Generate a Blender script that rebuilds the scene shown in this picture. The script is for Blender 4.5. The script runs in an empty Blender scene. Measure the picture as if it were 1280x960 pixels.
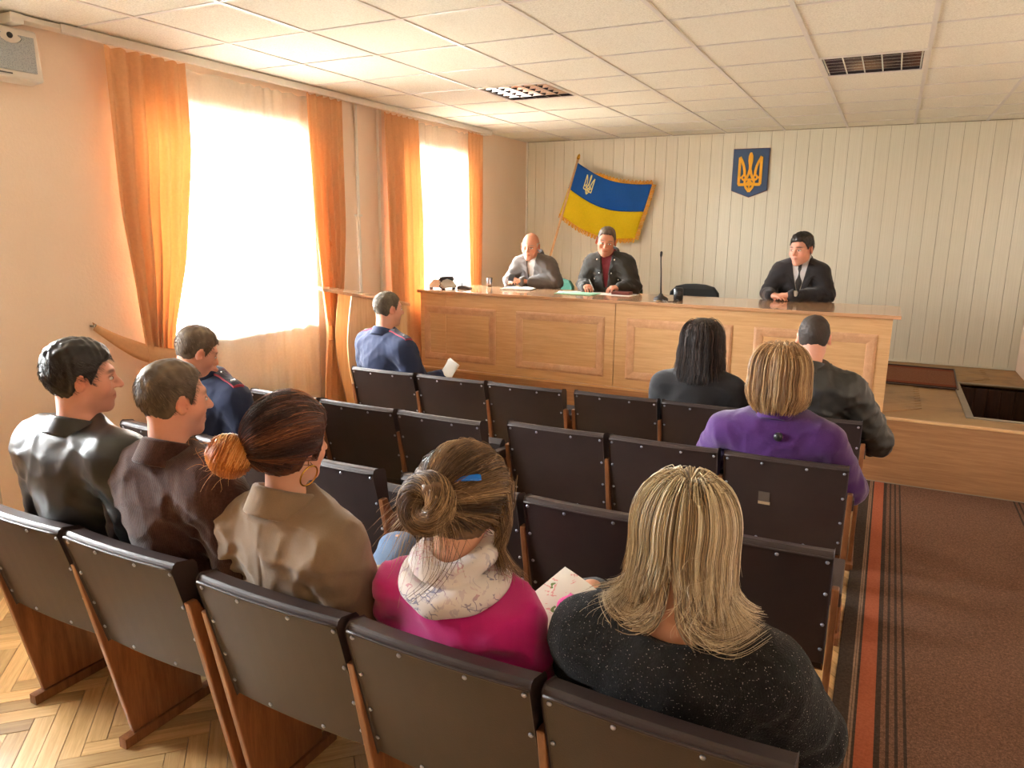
import bpy, bmesh, math, random
import numpy as np
from mathutils import Vector, Matrix
random.seed(7)
rng = np.random.default_rng(11)
C = bpy.context.scene.collection
sc = bpy.context.scene
PI = math.pi

# ------------------------------------------------------------------ camera
def cam_axes(yaw, pitch, roll):
    cy, sy, cp, sp = math.cos(yaw), math.sin(yaw), math.cos(pitch), math.sin(pitch)
    f = Vector((-sy*cp, cy*cp, -sp)); r = Vector((cy, sy, 0)); u = r.cross(f)
    cr, sr = math.cos(roll), math.sin(roll)
    return cr*r + sr*u, -sr*r + cr*u, f
CAM = Vector((4.126, -2.694, 1.821))
_r, _u, _f = cam_axes(0.47022, 0.21067, 0.00909)
cd = bpy.data.cameras.new('camera'); cam = bpy.data.objects.new('camera', cd); C.objects.link(cam)
m = Matrix((_r, _u, -_f)).transposed().to_4x4(); m.translation = CAM
cam.matrix_world = m
cd.sensor_width = 36.0; cd.lens = 36.0*915.62/1280; cd.clip_start = 0.02
sc.camera = cam

# ------------------------------------------------------------------ light
sc.view_settings.view_transform = 'Standard'; sc.view_settings.look = 'None'
sc.view_settings.gamma = 1.0; sc.view_settings.use_curve_mapping = False
sc.view_settings.exposure = 2.2
wd = bpy.data.worlds.new('sky'); sc.world = wd; wd.use_nodes = True
nt = wd.node_tree; nt.nodes.clear()
o_ = nt.nodes.new('ShaderNodeOutputWorld'); b_ = nt.nodes.new('ShaderNodeBackground')
tc = nt.nodes.new('ShaderNodeTexCoord'); sx = nt.nodes.new('ShaderNodeSeparateXYZ'); cr_ = nt.nodes.new('ShaderNodeValToRGB')
nt.links.new(tc.outputs['Generated'], sx.inputs[0])
mr = nt.nodes.new('ShaderNodeMapRange'); mr.inputs[1].default_value = -1; mr.inputs[2].default_value = 1
nt.links.new(sx.outputs[2], mr.inputs[0]); nt.links.new(mr.outputs[0], cr_.inputs[0])
cr_.color_ramp.elements[0].position = 0.40; cr_.color_ramp.elements[0].color = (0.20, 0.20, 0.18, 1)
cr_.color_ramp.elements[1].position = 0.56; cr_.color_ramp.elements[1].color = (0.90, 0.955, 1.0, 1)
nt.links.new(cr_.outputs[0], b_.inputs[0]); b_.inputs[1].default_value = 30.0
nt.links.new(b_.outputs[0], o_.inputs[0])
WINS = [(0.38, 1.86), (3.06, 4.34), (-2.25, -0.75)]     # left-wall openings (y range)
WZ0, WZ1 = 1.06, 2.56
for i, (a, b) in enumerate(WINS):          # light portals in the window openings
    l = bpy.data.lights.new('daylight_portal', 'AREA'); l.shape = 'RECTANGLE'; l.size = b-a; l.size_y = WZ1-WZ0
    l.cycles.is_portal = True
    ob = bpy.data.objects.new('daylight_portal', l); C.objects.link(ob)
    ob.location = (-0.34, (a+b)/2, (WZ0+WZ1)/2)
    ob.rotation_euler = (PI/2, 0, -PI/2)      # -Z of lamp to +x
sc.cycles.max_bounces = 12; sc.cycles.diffuse_bounces = 6; sc.cycles.transparent_max_bounces = 16
sc.cycles.transmission_bounces = 8; sc.cycles.caustics_reflective = False
sc.cycles.use_denoising = True
sc.cycles.sample_clamp_indirect = 6.0

# ------------------------------------------------------------------ material helpers
class NT:
    def __init__(s, name):
        s.m = bpy.data.materials.new(name); s.m.use_nodes = True; s.t = s.m.node_tree; s.t.nodes.clear()
        s.out = s.n('OutputMaterial'); s.p = s.n('BsdfPrincipled'); s.l(s.p.outputs[0], s.out.inputs[0])
    def n(s, k, **kw):
        x = s.t.nodes.new('ShaderNode'+k)
        for a, v in kw.items(): setattr(x, a, v)
        return x
    def l(s, a, b): s.t.links.new(a, b)
    def coord(s, scale=(1, 1, 1), rot=(0, 0, 0), kind='Object'):
        t = s.n('TexCoord'); mp = s.n('Mapping'); mp.inputs['Scale'].default_value = scale; mp.inputs['Rotation'].default_value = rot
        s.l(t.outputs[kind], mp.inputs[0]); return mp.outputs[0]
    def noise(s, vec, scale, detail=4, rough=.55, dist=0):
        x = s.n('TexNoise'); x.inputs['Scale'].default_value = scale; x.inputs['Detail'].default_value = detail
        x.inputs['Roughness'].default_value = rough; x.inputs['Distortion'].default_value = dist
        s.l(vec, x.inputs['Vector']); return x.outputs['Fac']
    def ramp(s, fac, stops):
        x = s.n('ValToRGB'); e = x.color_ramp.elements
        while len(e) > 1: e.remove(e[-1])
        for i, (p, c) in enumerate(stops):
            k = e[0] if i == 0 else e.new(p)
            k.position = p; k.color = (*c, 1) if len(c) == 3 else c
        s.l(fac, x.inputs[0]); return x.outputs[0]
    def mix(s, fac, a, b, blend='MIX'):
        x = s.n('Mix', data_type='RGBA', blend_type=blend)
        for v, i in ((fac, 0), (a, 6), (b, 7)):
            if hasattr(v, 'links'): s.l(v, x.inputs[i])
            else: x.inputs[i].default_value = (*v, 1) if isinstance(v, tuple) and len(v) == 3 else v
        return x.outputs[2]
    def math(s, op, a, b=0.0):
        x = s.n('Math', operation=op)
        for v, i in ((a, 0), (b, 1)):
            if hasattr(v, 'links'): s.l(v, x.inputs[i])
            else: x.inputs[i].default_value = v
        return x.outputs[0]
    def bump(s, h, strength=.3, dist=.01):
        x = s.n('Bump'); x.inputs['Strength'].default_value = strength; x.inputs['Distance'].default_value = dist
        s.l(h, x.inputs['Height']); s.l(x.outputs[0], s.p.inputs['Normal'])
    def col(s, c):
        if hasattr(c, 'links'): s.l(c, s.p.inputs['Base Color'])
        else: s.p.inputs['Base Color'].default_value = (*c, 1)
    def set(s, rough=None, metal=None, spec=None, sheen=None, coat=None):
        for k, v in (('Roughness', rough), ('Metallic', metal), ('Specular IOR Level', spec), ('Sheen Weight', sheen), ('Coat Weight', coat)):
            if v is not None: s.p.inputs[k].default_value = v
def sr(r, g, b):
    f = lambda v: (v/255/12.92) if v/255 <= .04045 else ((v/255+.055)/1.055)**2.4
    return (f(r), f(g), f(b))
def plain(name, c, rough=.6, metal=0, spec=.5, var=.08, vs=8, bump=0, bs=60, sheen=0):
    t = NT(name); v = t.coord()
    n = t.noise(v, vs, 3)
    d = tuple(x*(1-var) for x in c); e = tuple(min(1, x*(1+var)) for x in c)
    t.col(t.ramp(n, [(.3, d), (.7, e)])); t.set(rough, metal, spec, sheen)
    if bump: t.bump(t.noise(v, bs, 3), bump, .004)
    return t.m
def wood(name, c1, c2, scale=(1, 14, 14), rough=.35, rnd=.15, ns=3.0, coat=0, bump=.05):
    t = NT(name); v = t.coord(scale)
    oi = t.n('ObjectInfo'); vv = t.n('VectorMath', operation='ADD'); t.l(v, vv.inputs[0])
    cmb = t.n('CombineXYZ'); k = t.math('MULTIPLY', oi.outputs['Random'], 37.0)
    for i in range(3): t.l(k, cmb.inputs[i])
    t.l(cmb.outputs[0], vv.inputs[1])
    n = t.noise(vv.outputs[0], ns, 6, .6, .6); n2 = t.noise(vv.outputs[0], ns*6, 3, .6)
    f = t.math('ADD', t.math('MULTIPLY', n, .75), t.math('MULTIPLY', n2, .25))
    base = t.ramp(f, [(.36, c2), (.5, tuple((a+b)/2 for a, b in zip(c1, c2))), (.62, c1)])
    g = t.math('ADD', t.math('MULTIPLY', t.math('SUBTRACT', oi.outputs['Random'], .5), rnd*2), 1.0)
    cc = t.n('CombineXYZ')
    for i in range(3): t.l(g, cc.inputs[i])
    t.col(t.mix(1.0, base, cc.outputs[0], 'MULTIPLY')); t.set(rough, 0, .5, coat=coat)
    t.bump(f, bump, .004); return t.m

M = {}
# plastered left wall
t = NT('plaster_wall'); v = t.coord()
n1 = t.noise(v, 1.6, 4); n2 = t.noise(v, 55, 4, .65)
t.col(t.mix(t.math('MULTIPLY', n2, .35), t.ramp(n1, [(.3, sr(236, 214, 192)), (.7, sr(243, 223, 203))]), sr(224, 200, 176)))
t.set(.85, 0, .25); t.bump(n2, .35, .006); M['plaster'] = t.m
t = NT('wall_plank'); v = t.coord((30, 30, .6)); oi = t.n('ObjectInfo')
n1 = t.noise(v, 3, 5, .6); b = t.ramp(n1, [(.3, sr(222, 218, 198)), (.7, sr(233, 229, 212))])
t.col(t.mix(t.math('MULTIPLY', oi.outputs['Random'], .35), b, sr(216, 211, 190))); t.set(.5, 0, .4); M['plank'] = t.m
M['joint'] = plain('panel_joint', sr(160, 152, 128), .8)  # plain darker backing colour in the joints between wall panels
t = NT('ceiling_tile'); v = t.coord(); oi = t.n('ObjectInfo')
n1 = t.noise(v, 130, 3, .7); b = t.ramp(n1, [(.35, sr(220, 214, 196)), (.6, sr(244, 240, 224))])
t.col(t.mix(t.math('MULTIPLY', oi.outputs['Random'], .3), b, sr(238, 232, 214))); t.set(.9, 0, .2); t.bump(n1, .25, .003); M['tile'] = t.m
M['grid'] = plain('ceiling_grid_metal', sr(222, 215, 205), .35, .0, .6, .04)
M['alu'] = plain('dull_aluminium', sr(150, 140, 126), .5, .3)
M['white'] = plain('white_paint', sr(226, 220, 208), .5, 0, .4, .04)
M['beech'] = wood('beech_laminate', sr(218, 178, 130), sr(202, 158, 110), (1.2, 22, 22), .3, .04, 2.5)
M['beech_v'] = wood('beech_laminate_vertical', sr(218, 178, 130), sr(202, 158, 110), (22, 22, 1.2), .32, .04, 2.5)
M['beech_top'] = wood('beech_desk_top', sr(202, 158, 120), sr(182, 138, 100), (1.2, 22, 22), .14, .03, 2.5, coat=.4)
M['beech_edge'] = wood('beech_edge_band', sr(196, 128, 76), sr(176, 110, 62), (1.2, 22, 22), .3, .03, 2.5)
M['mould'] = wood('beech_moulding', sr(214, 170, 132), sr(198, 152, 114), (6, 6, 6), .3, .03, 2.5)
M['stagewood'] = wood('stage_front_laminate', sr(178, 134, 94), sr(152, 110, 74), (1.0, 18, 18), .33, .04, 2.2)
M['parquet'] = wood('parquet_block', sr(214, 180, 128), sr(186, 148, 98), (1.6, 26, 26), .32, .34, 2.2, coat=.2, bump=.06)
M['parquet_dark'] = plain('parquet_joint', sr(92, 62, 34), .8)
t = NT('stage_parquet'); v = t.coord((1, 1, 1)); n1 = t.noise(v, 3.2, 5, .6, .8); n2 = t.noise(t.coord((4, 40, 4)), 3, 4)
t.col(t.mix(t.math('MULTIPLY', n2, .5), t.ramp(n1, [(.32, sr(118, 86, 48)), (.5, sr(158, 120, 70)), (.7, sr(170, 132, 80))]), sr(140, 104, 58)))
t.set(.4, 0, .4); M['stageparquet'] = t.m
M['sidewood'] = wood('varnished_plywood', sr(150, 98, 62), sr(114, 70, 42), (12, 12, 1.3), .28, .15, 2.5, coat=.3)
M['darkwood'] = wood('dark_stair_wood', sr(74, 44, 28), sr(48, 27, 18), (14, 14, 1.5), .4, .1, 2.5)
t = NT('brown_vinyl'); v = t.coord(); oi = t.n('ObjectInfo')
n1 = t.noise(v, 260, 2, .5); n2 = t.noise(v, 5, 4, .6)
b = t.ramp(n2, [(.3, sr(47, 36, 34)), (.7, sr(58, 45, 42))])
t.col(t.mix(t.math('MULTIPLY', oi.outputs['Random'], .35), b, sr(48, 37, 35))); t.set(.45, 0, .5); t.bump(n1, .18, .002); M['vinyl'] = t.m
M['stud'] = plain('nickel_stud', sr(176, 182, 196), .35, .7)
M['gold'] = plain('gold_metal', sr(214, 168, 70), .25, 1.0)
M['chrome'] = plain('chrome', sr(200, 200, 200), .12, 1.0)
M['black'] = plain('black_plastic', sr(34, 33, 34), .4)
M['darkgrey'] = plain('dark_grey_plastic', sr(62, 60, 60), .45)
M['greyplastic'] = plain('pale_grey_plastic', sr(196, 192, 182), .4)
M['paper'] = plain('white_paper', sr(232, 230, 224), .8, 0, .2, .03)
M['maroon'] = plain('maroon_leatherette', sr(112, 48, 38), .5)
M['greenfile'] = plain('green_folder', sr(150, 200, 168), .6)
M['glass'] = None
t = NT('window_glass'); t.t.nodes.remove(t.p)
tr = t.n('BsdfTransparent'); gl = t.n('BsdfGlossy'); gl.inputs['Roughness'].default_value = .02
fr = t.n('Fresnel'); fr.inputs[0].default_value = 1.45; mx = t.n('MixShader')
t.l(fr.outputs[0], mx.inputs[0]); t.l(tr.outputs[0], mx.inputs[1]); t.l(gl.outputs[0], mx.inputs[2]); t.l(mx.outputs[0], t.out.inputs[0]); M['glass'] = t.m
def cloth2(name, c, trans, transp, c2=None, ws=60):
    t = NT(name); t.t.nodes.remove(t.p)
    v = t.coord((1, 1, 1)); n = t.noise(v, ws, 3)
    colr = t.ramp(n, [(.3, tuple(x*.92 for x in c)), (.7, c)])
    d = t.n('BsdfDiffuse'); tl = t.n('BsdfTranslucent'); tp = t.n('BsdfTransparent')
    t.l(colr, d.inputs[0])
    if c2: tl.inputs[0].default_value = (*c2, 1)
    else: t.l(colr, tl.inputs[0])
    m1 = t.n('MixShader'); m1.inputs[0].default_value = trans; t.l(d.outputs[0], m1.inputs[1]); t.l(tl.outputs[0], m1.inputs[2])
    m2 = t.n('MixShader'); m2.inputs[0].default_value = transp; t.l(m1.outputs[0], m2.inputs[1]); t.l(tp.outputs[0], m2.inputs[2])
    t.l(m2.outputs[0], t.out.inputs[0]); return t.m
M['sheer'] = cloth2('sheer_voile', sr(246, 240, 230), .55, .42)
M['curtain'] = cloth2('orange_curtain', sr(218, 170, 126), .10, .0, sr(250, 146, 70))
M['flagblue'] = cloth2('flag_blue_cloth', sr(44, 98, 180), .15, 0)
M['flagyellow'] = cloth2('flag_yellow_cloth', sr(232, 202, 44), .15, 0)
M['fringe'] = plain('gold_fringe', sr(222, 158, 30), .6, 0, .4, .2, 60)
M['embblue'] = plain('emblem_blue_enamel', sr(52, 78, 116), .45)
M['embgold'] = plain('emblem_gold_paint', sr(240, 174, 36), .4)
M['pale'] = plain('pale_yellow_embroidery', sr(236, 226, 150), .7)
M['loud'] = plain('loudspeaker_white', sr(222, 214, 202), .5)
# loudspeaker grille
t = NT('loudspeaker_grille'); v = t.coord(); vo = t.n('TexVoronoi'); vo.inputs['Scale'].default_value = 160; t.l(v, vo.inputs['Vector'])
t.col(t.ramp(vo.outputs['Distance'], [(.2, sr(140, 148, 154)), (.5, sr(172, 178, 182))])); t.set(.5, .2); M['grille'] = t.m
# carpet field with stripes across x (object space, runner along y)
t = NT('woven_runner_carpet'); tcx = t.n('TexCoord'); sp = t.n('SeparateXYZ'); t.l(tcx.outputs['Object'], sp.inputs[0])
ax = t.math('ABSOLUTE', sp.outputs[0])                     # distance from the centre line
n1 = t.noise(tcx.outputs['Object'], 90, 4, .7); n0 = t.noise(tcx.outputs['Object'], 260, 2, .7)
fld = t.ramp(t.math('ADD', t.math('MULTIPLY', n1, .5), t.math('MULTIPLY', n0, .5)), [(.36, sr(84, 60, 47)), (.5, sr(112, 83, 66)), (.64, sr(140, 108, 87))])
drk = t.ramp(n1, [(.3, sr(54, 44, 38)), (.7, sr(80, 66, 56))]); lig = t.ramp(n1, [(.3, sr(118, 92, 74)), (.7, sr(150, 122, 100))])
org = t.ramp(n1, [(.3, sr(150, 82, 56)), (.7, sr(170, 98, 70))])
saw = t.math('FRACT', t.math('MULTIPLY', t.math('SUBTRACT', ax, .325), 1/.029)); lin = t.math('GREATER_THAN', saw, .62)
band = t.math('MULTIPLY', t.math('GREATER_THAN', ax, .325), t.math('LESS_THAN', ax, .44))
c0 = t.mix(t.math('MULTIPLY', band, lin), fld, drk)
c1 = t.mix(t.math('GREATER_THAN', ax, .438), c0, drk)
c2 = t.mix(t.math('MULTIPLY', t.math('GREATER_THAN', ax, .450), t.math('LESS_THAN', ax, .512)), c1, org)
c3 = t.mix(t.math('MULTIPLY', t.math('GREATER_THAN', ax, .522), t.math('LESS_THAN', ax, .530)), c2, lig)
c4 = t.mix(t.math('MULTIPLY', t.math('GREATER_THAN', ax, .532), t.math('LESS_THAN', ax, .540)), c3, lig)
t.col(c4); t.set(.95, 0, .1); t.bump(n0, .5, .004); M['carpet'] = t.m

# ------------------------------------------------------------------ geometry helpers
class MB:
    def __init__(s): s.v = []; s.f = []; s.mi = []
    def add(s, v, f, mi=0):
        k = len(s.v); s.v += [tuple(p) for p in v]; s.f += [tuple(i+k for i in q) for q in f]; s.mi += [mi]*len(f); return s
    def box(s, x0, x1, y0, y1, z0, z1, mi=0, xf=None):
        v = [(x0,y0,z0),(x1,y0,z0),(x1,y1,z0),(x0,y1,z0),(x0,y0,z1),(x1,y0,z1),(x1,y1,z1),(x0,y1,z1)]
        if xf: v = [tuple(xf @ Vector(p)) for p in v]
        return s.add(v, [(0,3,2,1),(4,5,6,7),(0,1,5,4),(1,2,6,5),(2,3,7,6),(3,0,4,7)], mi)
    def prism(s, poly, ax, a, b, mi=0):
        """poly: 2D points; extruded along axis ax from a to b."""
        def P(p, w):
            if ax == 0: return (w, p[0], p[1])
            if ax == 1: return (p[0], w, p[1])
            return (p[0], p[1], w)
        n = len(poly); v = [P(p, a) for p in poly]+[P(p, b) for p in poly]
        f = [tuple(range(n))[::-1], tuple(range(n, 2*n))]+[(i, (i+1) % n, n+(i+1) % n, n+i) for i in range(n)]
        return s.add(v, f, mi)
    def tube(s, pts, rad, seg=8, cap=True, mi=0):
        pts = [Vector(p) for p in pts]; n = len(pts)
        rad = [rad]*n if not hasattr(rad, '__len__') else rad
        v = []; ref = None
        for i, p in enumerate(pts):
            d = (pts[min(i+1, n-1)]-pts[max(i-1, 0)]).normalized()
            if ref is None: ref = d.orthogonal().normalized()
            ref = (ref-d*ref.dot(d)).normalized(); bi = d.cross(ref)
            for k in range(seg):
                a = 2*PI*k/seg; v.append(p+(ref*math.cos(a)+bi*math.sin(a))*rad[i])
        f = [(i*seg+k, i*seg+(k+1) % seg, (i+1)*seg+(k+1) % seg, (i+1)*seg+k) for i in range(n-1) for k in range(seg)]
        if cap: f += [tuple(range(seg))[::-1], tuple(range((n-1)*seg, n*seg))]
        return s.add(v, f, mi)
    def lathe(s, prof, seg=24, xf=None, mi=0):
        v = []; n = len(prof)
        for r, z in prof:
            for k in range(seg):
                a = 2*PI*k/seg; p = Vector((r*math.cos(a), r*math.sin(a), z)); v.append(xf @ p if xf else p)
        f = [(i*seg+k, i*seg+(k+1) % seg, (i+1)*seg+(k+1) % seg, (i+1)*seg+k) for i in range(n-1) for k in range(seg)]
        f += [tuple(range(seg))[::-1], tuple(range((n-1)*seg, n*seg))]
        return s.add(v, f, mi)
    def mesh(s, name, mats, smooth=False):
        me = bpy.data.meshes.new(name); me.from_pydata(s.v, [], s.f)
        for mm in (mats if isinstance(mats, (list, tuple)) else [mats]): me.materials.append(mm)
        if any(s.mi): me.polygons.foreach_set('material_index', s.mi)
        if smooth: me.polygons.foreach_set('use_smooth', [True]*len(s.f))
        me.update(); return me
    def obj(s, name, mats, parent=None, smooth=False, bevel=0, loc=None):
        o = link(name, s.mesh(name, mats, smooth), parent, loc)
        if bevel: add_bevel(o, bevel)
        return o
def link(name, me, parent=None, loc=None):
    o = bpy.data.objects.new(name, me); C.objects.link(o)
    if parent: o.parent = parent
    if loc is not None: o.location = loc
    return o
def add_bevel(o, w, seg=2):
    b = o.modifiers.new('bevel', 'BEVEL'); b.width = w; b.segments = seg; b.limit_method = 'ANGLE'; b.angle_limit = math.radians(40)
def thing(name, label, cat, loc=(0, 0, 0), rz=0, group=None):
    o = bpy.data.objects.new(name, None); C.objects.link(o); o.empty_display_size = .1
    o.location = loc; o.rotation_euler = (0, 0, rz); return tag(o, label, cat, group)
def tag(o, label, cat, group=None):
    o['label'] = label; o['category'] = cat
    if group: o['group'] = group
    return o
def struct(o): o['kind'] = 'structure'; return o
def stuff(o): o['kind'] = 'stuff'; return o

# ------------------------------------------------------------------ room shell
RX, YB, YR, H, ZS, YS = 5.32, 5.783, -5.2, 2.84, 0.5, 3.127
# floor slab + herringbone parquet
fl = struct(MB().box(-.02, RX, YR, YB+.1, -.12, -.012).obj('floor', M['parquet_dark']))
BW, BL = .07, .42
blocks = []
def herring(x0, x1, y0, y1):
    out = []; s2 = math.sqrt(.5)
    n = int(BL/BW)
    # herringbone lattice in a frame turned 45 degrees
    for i in range(-140, 140):
        for j in range(-30, 30):
            for k in (0, 1):
                # block A: horizontal at (i*w + ..); block B: vertical
                if k == 0: cx, cy, ang = i*BW+BL/2+j*2*BL*0, i*BW+BW/2, 0
                bx, by = (i*BW + j*2*BL, i*BW)
                if k == 0: c = (bx+BL/2, by+BW/2); ang = 0
                else: c = (bx+BL+BW/2-0, by+BW-BL/2+0); ang = 1
                X = (c[0]-c[1])*s2; Y = (c[0]+c[1])*s2
                if x0 < X < x1 and y0 < Y < y1: out.append((X, Y, PI/4+ang*PI/2))
    return out
allb = herring(-.1, 4.35, -4.6, YS+.1)
def scr(p):
    d = Vector(p)-CAM; z = d.dot(_f)
    return (640+915.6*d.dot(_r)/z, 480-915.6*d.dot(_u)/z, z)
def score(b):
    x, y, z = scr((b[0], b[1], 0))
    if z < .3 or x < -60 or x > 1320 or y > 1010 or y < 0: return 1e9
    # the parts of the floor the photograph shows
    w = 0 if (x < 560 and y > 700) else 3 if (x < 300) else 5 if x > 1030 else 6
    return w*10+z
allb.sort(key=score)
bx_ = MB().box(-BL/2+.0014, BL/2-.0014, -BW/2+.0014, BW/2-.0014, -.012, 0).mesh('parquet_block', M['parquet'])
far = MB()
for i, (x, y, a) in enumerate(allb):
    if i < 290:
        o = link('parquet_block', bx_, fl, (x, y, random.uniform(-.0012, 0))); o.rotation_euler = (0, 0, a)
    else:
        far.box(-BL/2+.0008, BL/2-.0008, -BW/2+.0008, BW/2-.0008, -.012, random.uniform(-.0012, 0), xf=Matrix.Translation((x, y, 0)) @ Matrix.Rotation(a, 4, 'Z'))
# walls
wl = MB(); xw = -.36
ys = sorted(WINS); cuts = [YR-.2]+[v for w in ys for v in w]+[YB+.2]
for i in range(0, len(cuts), 2): wl.box(xw, 0, cuts[i], cuts[i+1], -.1, H+.25)
for a, b in ys: wl.box(xw, 0, a, b, -.1, WZ0); wl.box(xw, 0, a, b, WZ1, H+.25)
wall_left = struct(wl.obj('wall_left', M['plaster']))
struct(MB().box(RX, RX+.25, YR-.2, YB+.2, -.1, H+.25).obj('wall_right', M['plaster']))
struct(MB().box(0, RX, YR-.2, YR, -.1, H+.25).obj('wall_rear', M['plaster']))
wb = struct(MB().box(-.2, RX+.2, YB, YB+.2, -.1, H+.25).obj('wall_back', M['joint']))
PW = .125; npan = int(RX/PW)+1
pm = MB().box(.0015, PW-.0015, -.012, 0, ZS, H-.002).mesh('wall_panel', M['plank'])
pe = MB().box(.0015, RX-(npan-1)*PW-.0015, -.012, 0, ZS, H-.002).mesh('wall_panel', M['plank'])
for i in range(npan):
    o = link('wall_panel', pe if i == npan-1 else pm, wb, (i*PW, YB, 0))
struct(MB().box(-.004, .022, YB-.03, YB-.012, ZS, H-.003).obj('trim_1', M['white']))
struct(MB().box(.03, RX-.01, YB-.022, YB-.012, ZS, ZS+.018).obj('baseboard_back', M['plank']))
# ceiling: slab, tiles, T-bars
ce = struct(MB().box(-.2, RX+.2, YR-.2, YB+.2, H+.06, H+.25).obj('ceiling', M['white']))
T6 = .6; g = .012
tm = MB().box(g, T6-g, g, T6-g, H+.004, H+.02).mesh('ceiling_tile', M['tile'])
tcache = {}
LAMPS = {(2, 4): 0, (6, 4): 1}
for i in range(0, 9):
    for j in range(-9, 10):
        x0, y0 = i*T6, j*T6
        if (i, j) in LAMPS: continue
        x1, y1 = min(x0+T6, RX), min(y0+T6, YB)
        if y1-y0 < .05 or x1-x0 < .05: continue
        k = (round(x1-x0, 3), round(y1-y0, 3))
        if k not in tcache: tcache[k] = MB().box(g, k[0]-g, g, k[1]-g, H+.004, H+.02).mesh('ceiling_tile', M['tile'])
        link('ceiling_tile', tcache[k], ce, (x0, y0, 0))
for i in range(0, 9):
    w = .012
    MB().box(i*T6-w, i*T6+w, YR, YB-.013, H-.001, H+.006).obj('grid_bar', M['grid'], ce)
for j in range(-8, 10):
    if j*T6 < YB: MB().box(.0, RX, j*T6-.009, j*T6+.009, H+.0, H+.0055).obj('grid_bar', M['grid'], ce)
# windows
for k, (a, b) in enumerate(WINS):
    f = MB(); d0, d1 = -.26, -.2; w = .06
    f.box(d0, d1, a, b, WZ0, WZ0+w); f.box(d0, d1, a, b, WZ1-w, WZ1)
    for yy in (a+w/2, (a+b)/2, b-w/2): f.box(d0, d1, yy-w/2, yy+w/2, WZ0+w, WZ1-w)
    zt = WZ0+(WZ1-WZ0)*.72
    f.box(d0+.01, d1-.01, a+w, (a+b)/2-w/2, zt-.025, zt+.025); f.box(d0+.01, d1-.01, (a+b)/2+w/2, b-w, zt-.025, zt+.025)
    fr_ = struct(f.obj('window_%d' % (k+1), M['white']))
    MB().box(-.235, -.23, a+w, b-w, WZ0+w, WZ1-w).obj('pane', M['glass'], fr_)
    MB().box(-.2, .03, a-.03, b+.03, WZ0-.035, WZ0).obj('window_sill', M['white'], fr_, bevel=.006)

# stage
st = struct(bpy.data.objects.new('stage', None)); C.objects.link(st)
tag(st, 'low beech-clad stage along the panelled back wall', 'stage')
HX, HY0, HY1 = 4.78, 3.44, 4.80                                   # stair opening
MB().box(.0, RX, YS, YS+.02, -.01, ZS-.018).obj('front_panel', M['stagewood'], st)
MB().box(.0, RX, YS-.006, YS+.03, ZS-.018, ZS+.0).obj('edge_strip', M['beech'], st, bevel=.003)
MB().box(.0, RX, YS-.008, YS, .0, .012).obj('metal_strip', M['alu'], st)
s = MB()
s.box(.0, HX, YS+.03, YB, ZS-.05, ZS-.004); s.box(HX, RX, YS+.03, HY0, ZS-.05, ZS-.004); s.box(HX, RX, HY1, YB, ZS-.05, ZS-.004)
s.obj('stage_deck', M['stageparquet'], st)
s = MB(); ff = 0
for (x, y, a) in herring(-.1, RX+.1, YS-.1, YB+.1):
    cx, cy = math.cos(a)*BL/2, math.sin(a)*BL/2; r_ = .25
    if x < .2 or x > RX-.2 or y < YS+.24 or y > YB-.22: continue
    if x > HX-.27 and HY0-.22 < y < HY1+.22: continue
    s.box(-BL/2+.0008, BL/2-.0008, -BW/2+.0008, BW/2-.0008, -.008, random.uniform(-.001, 0), xf=Matrix.Translation((x, y, ZS)) @ Matrix.Rotation(a, 4, 'Z'))
stuff(s.obj('parquet', M['stageparquet'], st))
s = MB(); s.box(HX-.05, HX, HY0-.05, HY1+.05, ZS-.012, ZS+.006); s.box(HX, RX, HY1, HY1+.05, ZS-.012, ZS+.006); s.box(HX, RX, HY0-.05, HY0, ZS-.012, ZS+.003)
s.obj('opening_frame', M['alu'], st, bevel=.002)
s = MB(); s.box(HX-.02, HX, HY0, HY1, 0, ZS-.012); s.box(HX, RX, HY1, HY1+.02, 0, ZS-.012); s.box(HX, RX, HY0-.02, HY0, 0, ZS-.012)
s.obj('stair_lining', M['darkwood'], st)
MB().box(HX, RX, HY0, HY1, -.02, .0).obj('stair_bottom', M['darkwood'], st)
MB().box(HX, HX+.27, HY0, HY1, .0, .20).obj('stair_step', M['darkwood'], st, bevel=.006)
MB().box(HX+.0, HX+.25, HY0+.02, HY0+.42, .201, .215).obj('stair_tread', M['stageparquet'], st)
for i in range(5):
    MB().box(HX+.03+i*.1, HX+.12+i*.1, HY1-.012, HY1-.001, .21, ZS-.03).obj('lining_board', M['darkwood'], st, bevel=.004)
stuff(far.obj('parquet', M['parquet'], fl))

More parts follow.
